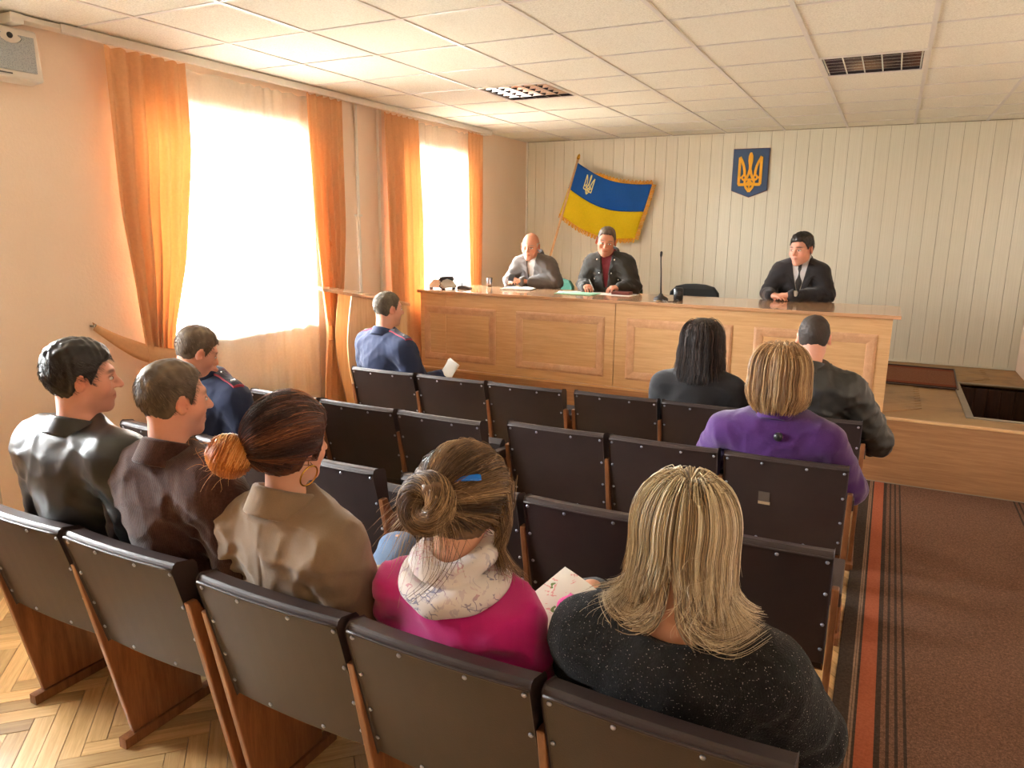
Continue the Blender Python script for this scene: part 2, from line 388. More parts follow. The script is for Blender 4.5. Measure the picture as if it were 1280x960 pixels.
# ------------------------------------------------------------------ curtains, sheers, rail, wall fittings
def sheet(name, mat, y0f, y1f, x0, z0, z1, folds, amp, nz=40, ny=None, parent=None, hem=0, phase=0., irr=.35):
    """hanging cloth: y0f(z), y1f(z) give the two side edges at height z; folds across."""
    ny = ny or folds*10; v = []; rr = random.Random(folds*7+int(z0*100)+int(phase*10))
    ph = [rr.uniform(-1, 1) for _ in range(4)]
    for i in range(nz+1):
        z = z1+(z0-z1)*i/nz; a, b = y0f(z), y1f(z); fr = i/nz
        for j in range(ny+1):
            t = j/ny
            tt = t+irr*.05*math.sin(7*t+ph[0]*3)+irr*.02*math.sin(15*t+ph[1]*4)
            w = math.sin(2*PI*folds*tt+phase+.5*math.sin(2.5*fr+ph[2])) + .35*math.sin(2*PI*folds*2.0*tt+ph[3]*3+1.2*fr)
            A = amp*(.55+.45*min(1, fr*3))*(1+.4*math.sin(5*t+ph[1]*5))
            zz = z + (0.006*math.sin(2*PI*folds*tt+1) if i == 0 else 0) + (hem*math.sin(9*t+ph[0]) if i == nz else 0)
            v.append((x0+A*w, a+(b-a)*t+.35*A*math.cos(2*PI*folds*tt+phase), zz))
    f = [(i*(ny+1)+j, i*(ny+1)+j+1, (i+1)*(ny+1)+j+1, (i+1)*(ny+1)+j) for i in range(nz) for j in range(ny)]
    return MB().add(v, f).obj(name, mat, parent, smooth=True)
def interp(pts):
    pts = sorted(pts); zs = [p[0] for p in pts]; ysx = [p[1] for p in pts]
    def f(z):
        # smooth piecewise-linear
        return float(np.interp(z, zs, ysx))
    def g(z): return (f(z-.06)+f(z)+f(z+.06))/3
    return g
ct = thing('curtain', 'gathered orange curtain tied back to the wall, left of the nearer window', 'curtain', (.1, .38, 0), 0, 'orange window curtains')
def curtain(label, L, R, z0, folds, x0=.150, ph=0, amp=.022):
    o = sheet('curtain', M['curtain'], interp(L), interp(R), x0, z0, 2.78, folds, amp, nz=44, phase=ph)
    return tag(o, label, 'curtain', 'orange window curtains')
bpy.data.objects.remove(ct)
curtain('wide orange curtain left of the nearer window, pulled in by its tieback', [(2.8, .13), (1.9, .13), (1.05, .22), (.9, .23), (.04, .18)], [(2.8, .66), (2.3, .66), (1.6, .55), (1.15, .42), (1.0, .40), (.5, .46), (.04, .50)], .04, 6)
curtain('orange curtain right of the nearer window, bulging below its tieback', [(2.8, 1.72), (1.9, 1.74), (1.3, 1.80), (.98, 1.84), (.6, 1.78), (.04, 1.74)], [(2.8, 2.12), (1.8, 2.10), (1.1, 2.02), (.98, 1.99), (.6, 2.06), (.04, 2.10)], .04, 5, ph=1)
curtain('orange curtain left of the far window, behind the desk telephone', [(2.8, 2.72), (.04, 2.80)], [(2.8, 3.24), (1.9, 3.30), (.9, 3.30), (.04, 3.28)], .04, 6, .112, 2, .014)
curtain('narrow orange curtain right of the far window, next to the back wall', [(2.8, 4.16), (1.8, 4.18), (.6, 4.22)], [(2.8, 4.47), (.6, 4.40)], .53, 4, .112, 3, .014)
k = lambda y: (lambda z: y)
for lab, a, b, z0, n in (('white sheer curtain over the nearer window, between tied orange curtains', .50, 1.86, .06, 9), ('white sheer curtain over the far window, beside the presidium table', 3.1, 4.3, .53, 8)):
    o = sheet('sheer_curtain', M['sheer'], k(a), k(b), .058, z0, 2.77, n, .014, nz=20, ny=n*12, irr=1.6); tag(o, lab, 'sheer curtain')
o = sheet('sheer_curtain', M['sheer'], k(-2.35), k(-.65), .058, .06, 2.77, 15, .013, nz=12, ny=100, irr=.9); tag(o, 'white sheer curtain over the window nearest the camera, outside the view', 'sheer curtain')
# tiebacks
def tieback(label, hook, p1, w0, w1):
    hv, pv = Vector(hook), Vector(p1); v = []; n = 14
    for i in range(n+1):
        t_ = i/n; p = hv.lerp(pv, t_); p.z -= .05*math.sin(PI*t_); w = w0+(w1-w0)*min(1, t_*2.2)
        p.x += .05*math.sin(PI*.5*t_)
        for j in range(5):
            q = j/4-.5; v.append((p.x+.012*math.cos(q*PI), p.y, p.z+q*w))
    # wrap round the gathered cloth
    f = [(i*5+j, i*5+j+1, (i+1)*5+j+1, (i+1)*5+j) for i in range(n) for j in range(4)]
    o = thing('curtain_tieback', label, 'tieback', hook, 0)
    b = MB().add([tuple(Vector(q)-hv) for q in v], f).obj('band', M['curtain'], o, smooth=True)
    s_ = b.modifiers.new('thick', 'SOLIDIFY'); s_.thickness = .004
    MB().tube([(-.02, 0, .0), (.02, 0, .0), (.028, 0, .012)], .006, 8).obj('hook', M['chrome'], o, smooth=True)
    MB().tube([(.015, 0, .004), (.014, .03, -.02)], .003, 6).obj('loop', M['gold'], o)
tieback('orange fabric tieback stretched from a wall hook to the left curtain', (.02, -.02, 1.235), (.155, .40, 1.0), .04, .11)
# short band of the right-hand curtain
b = sheet('curtain_tieback', M['curtain'], k(1.83), k(2.0), .175, .92, 1.03, 1, .004, nz=4, ny=12); tag(b, 'short orange tieback on the curtain right of the nearer window', 'tieback')
# rail along the ceiling
rl = thing('curtain_rail', 'long white ceiling rail carrying the curtains on the window wall', 'curtain rail', (.1, 2.2, H))
MB().box(-.045, .045, -2.5, 2.35, -.028, -.002).obj('track', M['white'], rl, bevel=.004)
MB().box(.05, .062, -2.3, 2.35, -.045, -.002).obj('fascia', M['grid'], rl)
for y in (-2.52, 2.36): MB().box(-.05, .06, y-.03, y+.03, -.05, -.002).obj('end_cap', M['white'], rl, bevel=.004)
for i in range(8): MB().box(-.07, .05, -2.1+i*.6, -2.06+i*.6, -.001, .0).obj('bracket', M['grid'], rl)
rl.location.z = H-.002
for yy, zt, lb in ((2.45, H-.03, 'slim pale pipe running up the wall, left one of the pair'), (2.775, H-.03, 'white cable duct on the wall beside the far curtain')):
    o = thing('wall_pipe', lb, 'pipe', (.0, yy, .0))
    if yy < 2.5: MB().tube([(.022, 0, .0), (.022, 0, zt)], .014, 10).obj('pipe', M['white'], o, smooth=True)
    else: MB().box(.0, .03, -.022, .022, .0, zt).obj('duct', M['white'], o, bevel=.003)
    for z in (.9, 1.9): MB().box(.0, .04, -.03, .03, z, z+.018).obj('clip', M['white'], o, bevel=.003)
# wall loudspeaker
o = thing('wall_loudspeaker', 'white framed loudspeaker with grey grille high on the window wall', 'loudspeaker', (.002, -.40, 2.52))
o.rotation_euler = (0, math.radians(-0), 0)
b = MB().prism([(0, 0), (.11, .012), (.085, .262), (0, .262)], 1, -.21, .21)
b.obj('cabinet', M['loud'], o, bevel=.012)
gx = lambda z: .113-.1*(z-.012)
def gp(y, z, d=.0): return (gx(z)+d, y, z)
poly = [(-.175, .05), (.175, .05), (.185, .225), (.11, .225)]+[(.07+.06*math.cos(a)-.0, .225-.045*abs(math.sin(a))) for a in np.linspace(.3, PI-.3, 7)]+[(.03, .225), (-.185, .225)]
v = [gp(y, z, .004) for y, z in poly]+[gp(y, z, -.004) for y, z in poly]; n = len(poly)
MB().add(v, [tuple(range(n)), tuple(range(n, 2*n))[::-1]]+[(i, n+i, n+(i+1) % n, (i+1) % n) for i in range(n)]).obj('grille', M['grille'], o)
MB().add([gp(-.17, .03, .003), gp(.05, .03, .003), gp(.05, .037, .003), gp(-.17, .037, .003)], [(0, 1, 2, 3)]).obj('badge_strip', M['darkgrey'], o)
MB().lathe([(.001, .006), (.013, .005), (.015, 0)], 16, Matrix.Translation(gp(.07, .218, .0)) @ Matrix.Rotation(PI/2, 4, 'Y')).obj('screw', M['darkgrey'], o, smooth=True)
# radiator under the nearer window
o = thing('radiator', 'white ribbed radiator behind the sheer curtain under the window', 'radiator', (.0, 1.1, .12))
for i in range(12):
    MB().tube([(.021, -.5+i*.085, .06), (.021, -.5+i*.085, .62)], .017, 8).obj('rib', M['white'], o, smooth=True)
MB().tube([(.021, -.56, .1), (.021, .52, .1)], .014, 8).obj('pipe', M['white'], o, smooth=True); MB().tube([(.021, -.56, .58), (.021, .52, .58)], .014, 8).obj('pipe', M['white'], o, smooth=True)

# ceiling lights: recessed louvre fittings, switched off
t = NT('mirror_louvre'); t.col((.82, .80, .80)); t.set(.12, 1.0); M['mirror'] = t.m
M['lampbox'] = plain('lamp_housing', sr(70, 60, 62), .4, .6)
for (i, j), kk in LAMPS.items():
    o = thing('ceiling_light', ('square louvred ceiling light with mirror cells, above the bald man', 'square louvred ceiling light, dark, on the right part of the ceiling')[kk], 'ceiling light', (i*T6, j*T6, H), 0, 'recessed ceiling lights')
    s = MB(); a, b = .012, T6-.012; d = .058
    s.box(a, b, a, b, d-.004, d); s.box(a, a+.006, a, b, .003, d-.004); s.box(b-.006, b, a, b, .003, d-.004); s.box(a+.006, b-.006, a, a+.006, .003, d-.004); s.box(a+.006, b-.006, b-.006, b, .003, d-.004)
    s.obj('housing', M['lampbox'], o)
    s = MB(); s.box(a-.006, a+.012, a-.006, b+.006, -.002, .003); s.box(b-.012, b+.006, a-.006, b+.006, -.002, .003); s.box(a+.012, b-.012, a-.006, a+.012, -.002, .003); s.box(a+.012, b-.012, b-.012, b+.006, -.002, .003)
    s.obj('trim_frame', M['grid'], o)
    for q in range(6):                          # reflector walls along y, wedge section
        x = a+.02+q*(b-a-.04)/5
        MB().prism([(x-.004, .004), (x+.004, .004), (x+.012, .050), (x-.012, .050)], 1, a+.01, b-.01).obj('reflector', M['mirror'], o)
    for q in range(1, 6):                       # cross blades
        y = a+q*(b-a)/6
        MB().prism([(y-.003, .006), (y+.003, .006), (y+.020, .045), (y-.020, .045)], 0, a+.012, b-.012).obj('cross_blade', M['mirror'], o)
    for q in range(5):
        x = a+.02+(q+.5)*(b-a-.04)/5
        MB().tube([(x, a+.012, .045), (x, b-.012, .045)], .005, 8).obj('lamp_tube', M['greyplastic'], o, smooth=True)

# ------------------------------------------------------------------ presidium table on the stage
o = thing('presidium_table', 'long beech presidium table with raised mouldings along the stage front', 'table', (2.1, 3.45, ZS))
TB = o; tx, ty, tz = o.location
def W(b): b.v = [(x-tx, y-ty, z-tz) for x, y, z in b.v]; return b
TZ = 1.235
W(MB().box(.15, 4.235, 3.12, 3.90, TZ-.026, TZ)).obj('table_top', M['beech_top'], o, bevel=.004)
for a, b in ((.17, .4475), (.4525, 2.1165), (2.1225, 4.185)):
    W(MB().box(a, b, 3.15, 3.17, ZS+.002, TZ-.026)).obj('front_panel', M['beech'], o)
for x in (.17, 1.3, 2.12, 3.15, 4.165): W(MB().box(x, x+.02, 3.17, 3.70, ZS, TZ-.026)).obj('end_panel', M['beech_v'], o)
for x in (.45, 2.1195): W(MB().box(x-.02, x+.02, 3.1702, 3.18, ZS+.002, TZ-.03)).obj('seam_shade_strip', M['darkwood'], o)  # dark strips added behind the seams, standing in for shade in the gaps
W(MB().box(.19, 4.165, 3.50, 3.515, ZS+.32, TZ-.03)).obj('modesty_board', M['beech'], o)
for a, b, z0, z1 in ((.21, .985, ZS+.075, TZ-.145), (1.19, 2.03, ZS+.075, TZ-.145), (2.225, 3.085, ZS+.075, TZ-.145), (3.245, 4.10, ZS+.075, TZ-.145)):
    s = MB(); w = .07; prof = [(0, 0), (.004, .007), (.018, .013), (.045, .011), (.064, .006), (.07, 0)]
    ring = []
    for (d, h) in prof:
        ring.append([(a+d, 3.15-h, z0+d), (b-d, 3.15-h, z0+d), (b-d, 3.15-h, z1-d), (a+d, 3.15-h, z1-d)])
    v = [p for r_ in ring for p in r_]
    f = [(i*4+j, i*4+(j+1) % 4, (i+1)*4+(j+1) % 4, (i+1)*4+j) for i in range(len(prof)-1) for j in range(4)]
    W(s.add(v, f)).obj('panel_moulding', M['mould'], o)

# lectern by the window
lw, ld = .46, .44
o = thing('lectern', 'beech lectern with wavy sides and sloping top, turned sideways by the window', 'lectern', (.58, 1.61, 0), math.radians(-38))
zf, zb = 1.385, 1.24
def zt_(y): return zf-.03+(zb-zf)*(y+.20)/.72
prof = []
for i in range(25):
    u_ = i/24; y = .03*math.sin(2*PI*(u_*.95+.12))*(1.2)+.03*(1-u_); prof.append([y, .03+(zt_(y)-.03)*u_])
side = prof+[(ld, zt_(ld)), (ld, .03)]
for x in (-lw, -.025): MB().prism(side, 0, x, x+.025).obj('side_panel', M['beech_v'], o, bevel=.002)
v = []; f = []
for (y, z) in prof: v += [(-lw+.025, y+.10, z-.004), (-.025, y+.10, z-.004)]
for i in range(len(prof)-1): f.append((2*i, 2*i+1, 2*i+3, 2*i+2))
q = MB().add(v, f).obj('front_panel', M['beech_v'], o, smooth=True); sd = q.modifiers.new('t', 'SOLIDIFY'); sd.thickness = .016
a, b_ = -.20, ld+.02
MB().add([(-lw-.02, a, zt_(a)), (.02, a, zt_(a)), (.02, b_, zt_(b_)), (-lw-.02, b_, zt_(b_)), (-lw-.02, a, zt_(a)+.022), (.02, a, zt_(a)+.022), (.02, b_, zt_(b_)+.022), (-lw-.02, b_, zt_(b_)+.022)],
   [(0, 3, 2, 1), (4, 5, 6, 7), (0, 1, 5, 4), (1, 2, 6, 5), (2, 3, 7, 6), (3, 0, 4, 7)]).obj('sloping_top', M['beech_top'], o, bevel=.003)
MB().box(-lw+.025, -.025, .20, ld-.02, .72, .738).obj('shelf', M['beech'], o)
MB().box(-lw-.01, .01, -.0, ld+.02, .0, .03).obj('plinth', M['beech'], o, bevel=.003)

# carpet runner and stage rug
o = MB().box(-.60, .60, YR+.3-.0, YS-.012, .0, .009).obj('carpet_runner', M['carpet'], bevel=.003); o.location.x = 4.70; o.location.z = .001
tag(o, 'long brown aisle carpet with an orange and dark striped border', 'carpet')
t = NT('stage_rug_pile'); tcx = t.n('TexCoord'); sp = t.n('SeparateXYZ'); t.l(tcx.outputs['Object'], sp.inputs[0]); ax = t.math('ABSOLUTE', sp.outputs[1])
n1 = t.noise(tcx.outputs['Object'], 80, 3, .7)
a_ = t.ramp(n1, [(.3, sr(112, 72, 52)), (.7, sr(140, 96, 72))]); b_ = t.ramp(n1, [(.3, sr(110, 52, 34)), (.7, sr(134, 68, 46))]); d_ = t.ramp(n1, [(.3, sr(52, 34, 28)), (.7, sr(74, 50, 40))])
c_ = t.mix(t.math('GREATER_THAN', ax, .36), a_, b_); c_ = t.mix(t.math('GREATER_THAN', ax, .45), c_, d_)
t.col(c_); t.set(.95, 0, .1); M['rug'] = t.m
o = thing('stage_rug', 'small dark red rug on the stage floor behind the table end', 'rug', (4.12, 4.99, ZS)); o.rotation_euler.z = math.radians(-2)
MB().box(-.64, .64, -.52, .52, .0, .010).obj('pile', M['rug'], o, bevel=.003)
MB().box(-.645, .645, -.535, -.52, .0, .011).obj('dark_edge', M['darkwood'], o); MB().box(-.645, .645, .52, .535, .0, .011).obj('dark_edge', M['darkwood'], o)
MB().box(.64, .652, -.535, .535, .0, .012).obj('dark_edge', M['darkwood'], o)

# ------------------------------------------------------------------ auditorium chairs
CW = .53
def build_chair():
    P = {}
    hw = .252
    rear = [(0, .868), (.10, .47)]
    prof = [(.0, .852), (.006, .866), (.014, .870), (.066, .858), (.076, .846), (.088, .74), (.108, .60), (.142, .462), (.136, .444), (.109, .438)]
    v = []; n = len(prof)
    xs = [-hw, -hw+.006]+[hw*(i/4-1) for i in range(1, 8)]+[hw-.006, hw]; nx = len(xs)
    for i, x in enumerate(xs):
        e = .006 if i in (0, nx-1) else 0
        for (y, z) in prof:
            bow = .010*(1-(x/hw)**2)          # slightly bowed back
            cy, cz = .065, .66
            v.append((x, y+(cy-y)*e*2-bow, z+(cz-z)*e))
    f = [(i*n+j, i*n+(j+1) % n, (i+1)*n+(j+1) % n, (i+1)*n+j) for i in range(nx-1) for j in range(n)]
    f += [tuple(range(n)), tuple(range((nx-1)*n, nx*n))[::-1]]
    P['backrest'] = MB().add(v, f).mesh('backrest', M['vinyl'])
    def rearp(x, z, d=.0): return (x, (.852-z)/(.852-.468)*.10-.010*(1-(x/hw)**2)-d, z)
    s = MB(); s.tube([(x, y-.0005, z) for x, y, z in (rearp(x, .8535) for x in np.linspace(-hw+.004, hw-.004, 17))], .0042, 6)
    P['piping'] = s.mesh('piping', M['vinyl'], True)
    s = MB()
    for (x, z) in [(-.235, .838), (-.09, .838), (.09, .838), (.235, .838), (-.238, .72), (.238, .72), (-.238, .60), (.238, .60), (-.1, .462), (.1, .462), (.238, .50), (-.238, .50)]:
        p = rearp(x, z); s.lathe([(.0065, 0), (.0055, .003), (.001, .0045)], 10, Matrix.Translation(p) @ Matrix.Rotation(PI/2+.25, 4, 'X'))
    P['studs'] = s.mesh('studs', M['stud'], True)
    sp = [(.022, .745), (.16, .04), (.46, .04), (.43, .33), (.46, .62), (.10, .66), (.055, .745)]
    P['side_panel'] = MB().prism(sp, 0, -.011, .011).mesh('side_panel', M['sidewood'])
    P['foot_bar'] = MB().box(-.018, .018, .12, .52, .0, .038).mesh('foot_bar', M['sidewood'])
    P['armrest'] = MB().prism([(.13, .637), (.47, .612), (.475, .652), (.46, .664), (.13, .687)], 0, -.019, .019).mesh('armrest', M['vinyl'])
    # seat pads
    def pad(y0, y1, th):
        prof = [(y0, 0), (y1-.02, 0), (y1, .015), (y1, th-.02), (y1-.03, th), (y0+.03, th), (y0, th-.015)]
        return MB().prism(prof, 0, -.245, .245)
    d = pad(0, .40, .06); d.v = [(x, .155+y, .415+z+.02*y) for x, y, z in d.v]; P['seat_down'] = d.mesh('seat', M['vinyl'])
    u = pad(0, .34, .06); c, s_ = math.cos(math.radians(74)), math.sin(math.radians(74))
    u.v = [(x, .20+y*c-z*s_, .40+y*s_+z*c-.02) for x, y, z in u.v]; P['seat_up'] = u.mesh('seat', M['vinyl'])
    P['cross_rail'] = MB().box(-.25, .25, .22, .25, .35, .40).mesh('cross_rail', M['sidewood'])
    return P
CH = build_chair()
def chair(x, y, rz, label, group, down, left=False, right=True, ends=(False, False)):
    o = thing('auditorium_chair', label, 'chair', (x, y, 0), rz, group)
    def part(n, me, dx=0):
        q = link(n, me, o); q.location.x = dx; return q
    b = part('backrest', CH['backrest']); part('backrest', CH['backrest']) if False else None
    p = link('piping', CH['piping'], b); stuff(link('studs', CH['studs'], b))
    s_ = part('seat', CH['seat_down'] if down else CH['seat_up']); part('cross_rail', CH['cross_rail'])
    for side, has in ((-1, left), (1, right)):
        if not has: continue
        w = part('side_panel', CH['side_panel'], side*(CW/2-.0)); link('foot_bar', CH['foot_bar'], w)
        part('armrest', CH['armrest'], side*(CW/2))
    for q in o.children:
        if q.name.startswith('backrest'): add_bevel(q, .008, 2)
        if q.name.startswith('armrest') or q.name.startswith('side_panel'): add_bevel(q, .004, 2)
    return o
UN = {}   # unit start (left end), direction
def unit(row, side, A, B, labels, group, downs, skip=()):
    A, B = np.array(A), np.array(B); rz = math.atan2(B[1]-A[1], B[0]-A[0]); d = (B-A)/np.linalg.norm(B-A); mid = (A+B)/2+d*(-.028 if side == 'L' else .010)
    for i in range(3):
        c = mid+d*(i-1)*CW; UN[(row, side, i)] = (c[0], c[1], rz)
        if i in skip: continue
        chair(c[0], c[1], rz, labels[i], group, downs[i], left=(i == 0 or (i-1) in skip))
g = 'brown vinyl seats of the hall'
unit(1, 'L', (.92, 1.235), (2.47, 1.265), ['brown seat in the front row, leftmost, holding the grey-haired officer', 'empty brown seat in the front row, beside the grey-haired officer', 'empty brown seat in the front row, just left of the gap'], g, (1, 0, 0))
unit(1, 'R', (2.52, 1.285), (4.065, 1.325), ['empty brown seat in the front row, just right of the gap', 'brown seat in the front row under the dark-haired woman', 'brown seat at the aisle end of the front row, under the man in leather'], g, (0, 1, 1))
unit(2, 'L', (.85, .375), (2.42, .375), ['brown seat in the second row, leftmost, behind the lectern', 'empty brown seat in the second row, middle of the left bank', 'empty brown seat in the second row, left of the gap'], g, (0, 0, 0))
unit(2, 'R', (2.50, .455), (4.045, .49), ['empty brown seat in the second row, right of the gap', 'empty brown seat in the second row, left of the woman in purple', 'brown seat with a small torn patch, behind the woman in purple'], g, (0, 0, 1))
unit(3, 'L', (.85, -.455), (2.41, -.475), ['brown seat in the third row, leftmost, holding the bowed officer', 'brown seat in the third row, mostly hidden behind the man in corduroy', 'empty brown seat in the third row, right of the woman with the hoop earring'], g, (1, 0, 0))
unit(3, 'R', (2.49, -.455), (4.06, -.43), ['brown seat in the third row, hidden behind the woman with the blue hair clip', 'empty brown seat in the third row, between pink cardigan and blonde woman', 'empty brown seat at the aisle end of the third row, right of the blonde woman'], g, (0, 0, 0))
unit(4, 'L', (.85, -1.41), (2.43, -1.41), ['', 'brown seat in the nearest row, leftmost, under the man in black leather', 'brown seat in the nearest row under the man in brown corduroy'], g, (1, 1, 1), skip=(0,))
unit(4, 'R', (2.48, -1.42), (4.07, -1.44), ['brown seat in the nearest row under the woman in the tan coat', 'brown seat in the nearest row under the woman in the pink cardigan', 'brown seat at the aisle end of the nearest row, under the blonde woman'], g, (1, 1, 1))
# torn patch on one second-row back
tc_ = [o for o in bpy.data.objects if o.get('label', '').startswith('brown seat with a small torn patch')][0]
MR = lambda x, z, d: (x, (.852-z)/(.852-.468)*.10-.010*(1-(x/.252)**2)-d, z)
def plate(x0, x1, z0, z1, d): return MB().add([MR(x0, z0, d), MR(x1, z0, d), MR(x1, z1, d), MR(x0, z1, d), MR(x0, z0, -.003), MR(x1, z0, -.003), MR(x1, z1, -.003), MR(x0, z1, -.003)], [(0, 1, 2, 3), (0, 4, 5, 1), (1, 5, 6, 2), (2, 6, 7, 3), (3, 7, 4, 0)])
bk = [c for c in tc_.children if c.name.startswith('backrest')][0]
q = plate(-.098, -.050, .645, .70, .0016).obj('torn_patch', plain('worn_vinyl', sr(96, 84, 74), .6), bk); q['label'] = 'torn pale patch'
plate(-.098, -.048, .638, .652, .0026).obj('torn_edge', plain('bare_plywood', sr(186, 160, 124), .7), q)

# ------------------------------------------------------------------ implicit-surface toolkit for people
F32 = np.float32
def rc(p, a, b, ra, rb):
    a = np.asarray(a, F32); b = np.asarray(b, F32); ab = b-a; L = float(ab @ ab)+1e-9
    pa = p-a; t = np.clip(pa @ ab/L, 0, 1)
    return np.sqrt(((pa-t[:, None]*ab)**2).sum(1))-(ra+(rb-ra)*t)
def ell(p, c, r, R=None):
    q = p-np.asarray(c, F32)
    if R is not None: q = q @ np.asarray(R, F32)
    r = np.asarray(r, F32); k0 = np.sqrt(((q/r)**2).sum(1)); k1 = np.sqrt(((q/(r*r))**2).sum(1))+1e-9
    return k0*(k0-1)/k1
def smin(a, b, k):
    h = np.maximum(k-np.abs(a-b), 0)/k; return np.minimum(a, b)-h*h*k*.25
def smax(a, b, k): return -smin(-a, -b, k)
_K = np.random.default_rng(5).normal(size=(10, 3)); _K /= np.linalg.norm(_K, axis=1)[:, None]
def wob(p, f, seed=0, n=5, sc=(1, 1, 1)):
    q = p*np.asarray(sc, F32); o = 0
    for i in range(n):
        k = _K[(i+seed) % 10]*f*(1+.35*i); o = o+np.sin(q @ k.astype(F32)+seed*1.7+i*2.1)/(1+.3*i)
    return o/2.6
def rot(yaw=0, pitch=0, roll=0):
    """columns = local x,y,z axes; yaw about z (left +), pitch about x (down +), roll about y."""
    return np.array((Matrix.Rotation(yaw, 3, 'Z') @ Matrix.Rotation(-pitch, 3, 'X') @ Matrix.Rotation(roll, 3, 'Y')), F32)
def axis(lo, hi, h, fine=None, coarse=None):
    if fine is None: return np.arange(lo, hi+h, h, dtype=F32)
    out = [lo]
    while out[-1] < hi: out.append(out[-1]+(h if any(a <= out[-1] <= b for a, b in fine) else coarse))
    return np.array(out, F32)
def mesh_sdf(fn, xs, ys, zs):
    def pad(a, k=4):
        while (len(a)-1) % k: a = np.append(a, a[-1]+(a[-1]-a[-2])).astype(F32)
        return a
    xs, ys, zs = pad(xs), pad(ys), pad(zs); n = (len(xs), len(ys), len(zs)); S = 4
    cx, cy, cz = xs[::S], ys[::S], zs[::S]; cn = (len(cx), len(cy), len(cz))
    G = np.stack(np.meshgrid(cx, cy, cz, indexing='ij'), -1).reshape(-1, 3)
    dc = fn(G).reshape(cn)
    hd = .5*np.sqrt(np.diff(cx)[:, None, None]**2+np.diff(cy)[None, :, None]**2+np.diff(cz)[None, None, :]**2)*1.35+.004
    mn = np.full(hd.shape, 9., F32)
    for i in (0, 1):
        for j in (0, 1):
            for k in (0, 1): mn = np.minimum(mn, np.abs(dc[i:cn[0]-1+i, j:cn[1]-1+j, k:cn[2]-1+k]))
    act = mn < hd
    mask = np.zeros(n, bool); up = np.repeat(np.repeat(np.repeat(act, S, 0), S, 1), S, 2)
    for i in (0, 1):
        for j in (0, 1):
            for k in (0, 1): mask[i:n[0]-1+i, j:n[1]-1+j, k:n[2]-1+k] |= up
    ii = [np.minimum((np.arange(m)+S//2)//S, c-1) for m, c in zip(n, cn)]
    D = np.where(dc[np.ix_(*ii)] < 0, F32(-1), F32(1))
    I = np.argwhere(mask); P = np.stack([xs[I[:, 0]], ys[I[:, 1]], zs[I[:, 2]]], 1)
    D[mask] = fn(P)
    s = D < 0
    cs = np.zeros((n[0]-1, n[1]-1, n[2]-1), np.int8)
    for i in (0, 1):
        for j in (0, 1):
            for k in (0, 1): cs += s[i:n[0]-1+i, j:n[1]-1+j, k:n[2]-1+k]
    cells = np.argwhere((cs > 0) & (cs < 8)); idx = np.full(cs.shape, -1, np.int32); idx[tuple(cells.T)] = np.arange(len(cells))
    acc = np.zeros((len(cells), 3)); cnt = np.zeros(len(cells))
    crd = (xs, ys, zs)
    for ax in range(3):
        o1, o2 = [a for a in range(3) if a != ax]
        for a in (0, 1):
            for b in (0, 1):
                c0 = cells.copy(); c0[:, o1] += a; c0[:, o2] += b; c1 = c0.copy(); c1[:, ax] += 1
                d0, d1 = D[tuple(c0.T)], D[tuple(c1.T)]; x = (d0 < 0) != (d1 < 0)
                t = np.where(x, d0/(d0-d1+1e-12), 0)
                q = np.stack([crd[i][c0[:, i]] for i in range(3)], 1).astype(float); q[:, ax] += t*(crd[ax][c1[:, ax]]-crd[ax][c0[:, ax]])
                acc[x] += q[x]; cnt[x] += 1
    V = acc/cnt[:, None]; Fs = []
    for ax in range(3):
        o1, o2 = (ax+1) % 3, (ax+2) % 3
        sl0 = [slice(None)]*3; sl1 = [slice(None)]*3; sl0[ax] = slice(0, -1); sl1[ax] = slice(1, None)
        e = np.argwhere(s[tuple(sl0)] != s[tuple(sl1)]); e = e[(e[:, o1] > 0) & (e[:, o2] > 0) & (e[:, o1] < n[o1]-1) & (e[:, o2] < n[o2]-1)]
        if not len(e): continue
        fl_ = s[tuple(e.T)]; q = []
        for a, b in ((1, 1), (0, 1), (0, 0), (1, 0)):
            c = e.copy(); c[:, o1] -= a; c[:, o2] -= b; q.append(idx[tuple(c.T)])
        q = np.stack(q, 1); q[~fl_] = q[~fl_][:, ::-1]; Fs.append(q)
    return V, np.concatenate(Fs)
def np_mesh(name, V, Fq, mat, smooth=True, tint=None):
    me = bpy.data.meshes.new(name); k = Fq.shape[1]
    me.vertices.add(len(V)); me.vertices.foreach_set('co', np.asarray(V, F32).ravel())
    me.loops.add(len(Fq)*k); me.loops.foreach_set('vertex_index', np.asarray(Fq, np.int32).ravel())
    me.polygons.add(len(Fq)); me.polygons.foreach_set('loop_start', np.arange(len(Fq), dtype=np.int32)*k)
    me.polygons.foreach_set('use_smooth', np.full(len(Fq), smooth))
    me.materials.append(mat)
    if tint is not None:
        a = me.color_attributes.new('tint', 'FLOAT_COLOR', 'POINT')
        c = np.ones((len(V), 4), F32); c[:, :3] = tint if tint.ndim == 2 else tint[:, None]; a.data.foreach_set('color', c.ravel())
    me.update(calc_edges=True); return me
def sdf_obj(name, fn, lo, hi, h, mat, parent, fine=None, coarse=None, tintf=None):
    V, Fq = mesh_sdf(fn, axis(lo[0], hi[0], h), axis(lo[1], hi[1], h), axis(lo[2], hi[2], h, fine, coarse))
    return link(name, np_mesh(name, V, Fq, mat, True, tintf(V.astype(F32)) if tintf else None), parent)
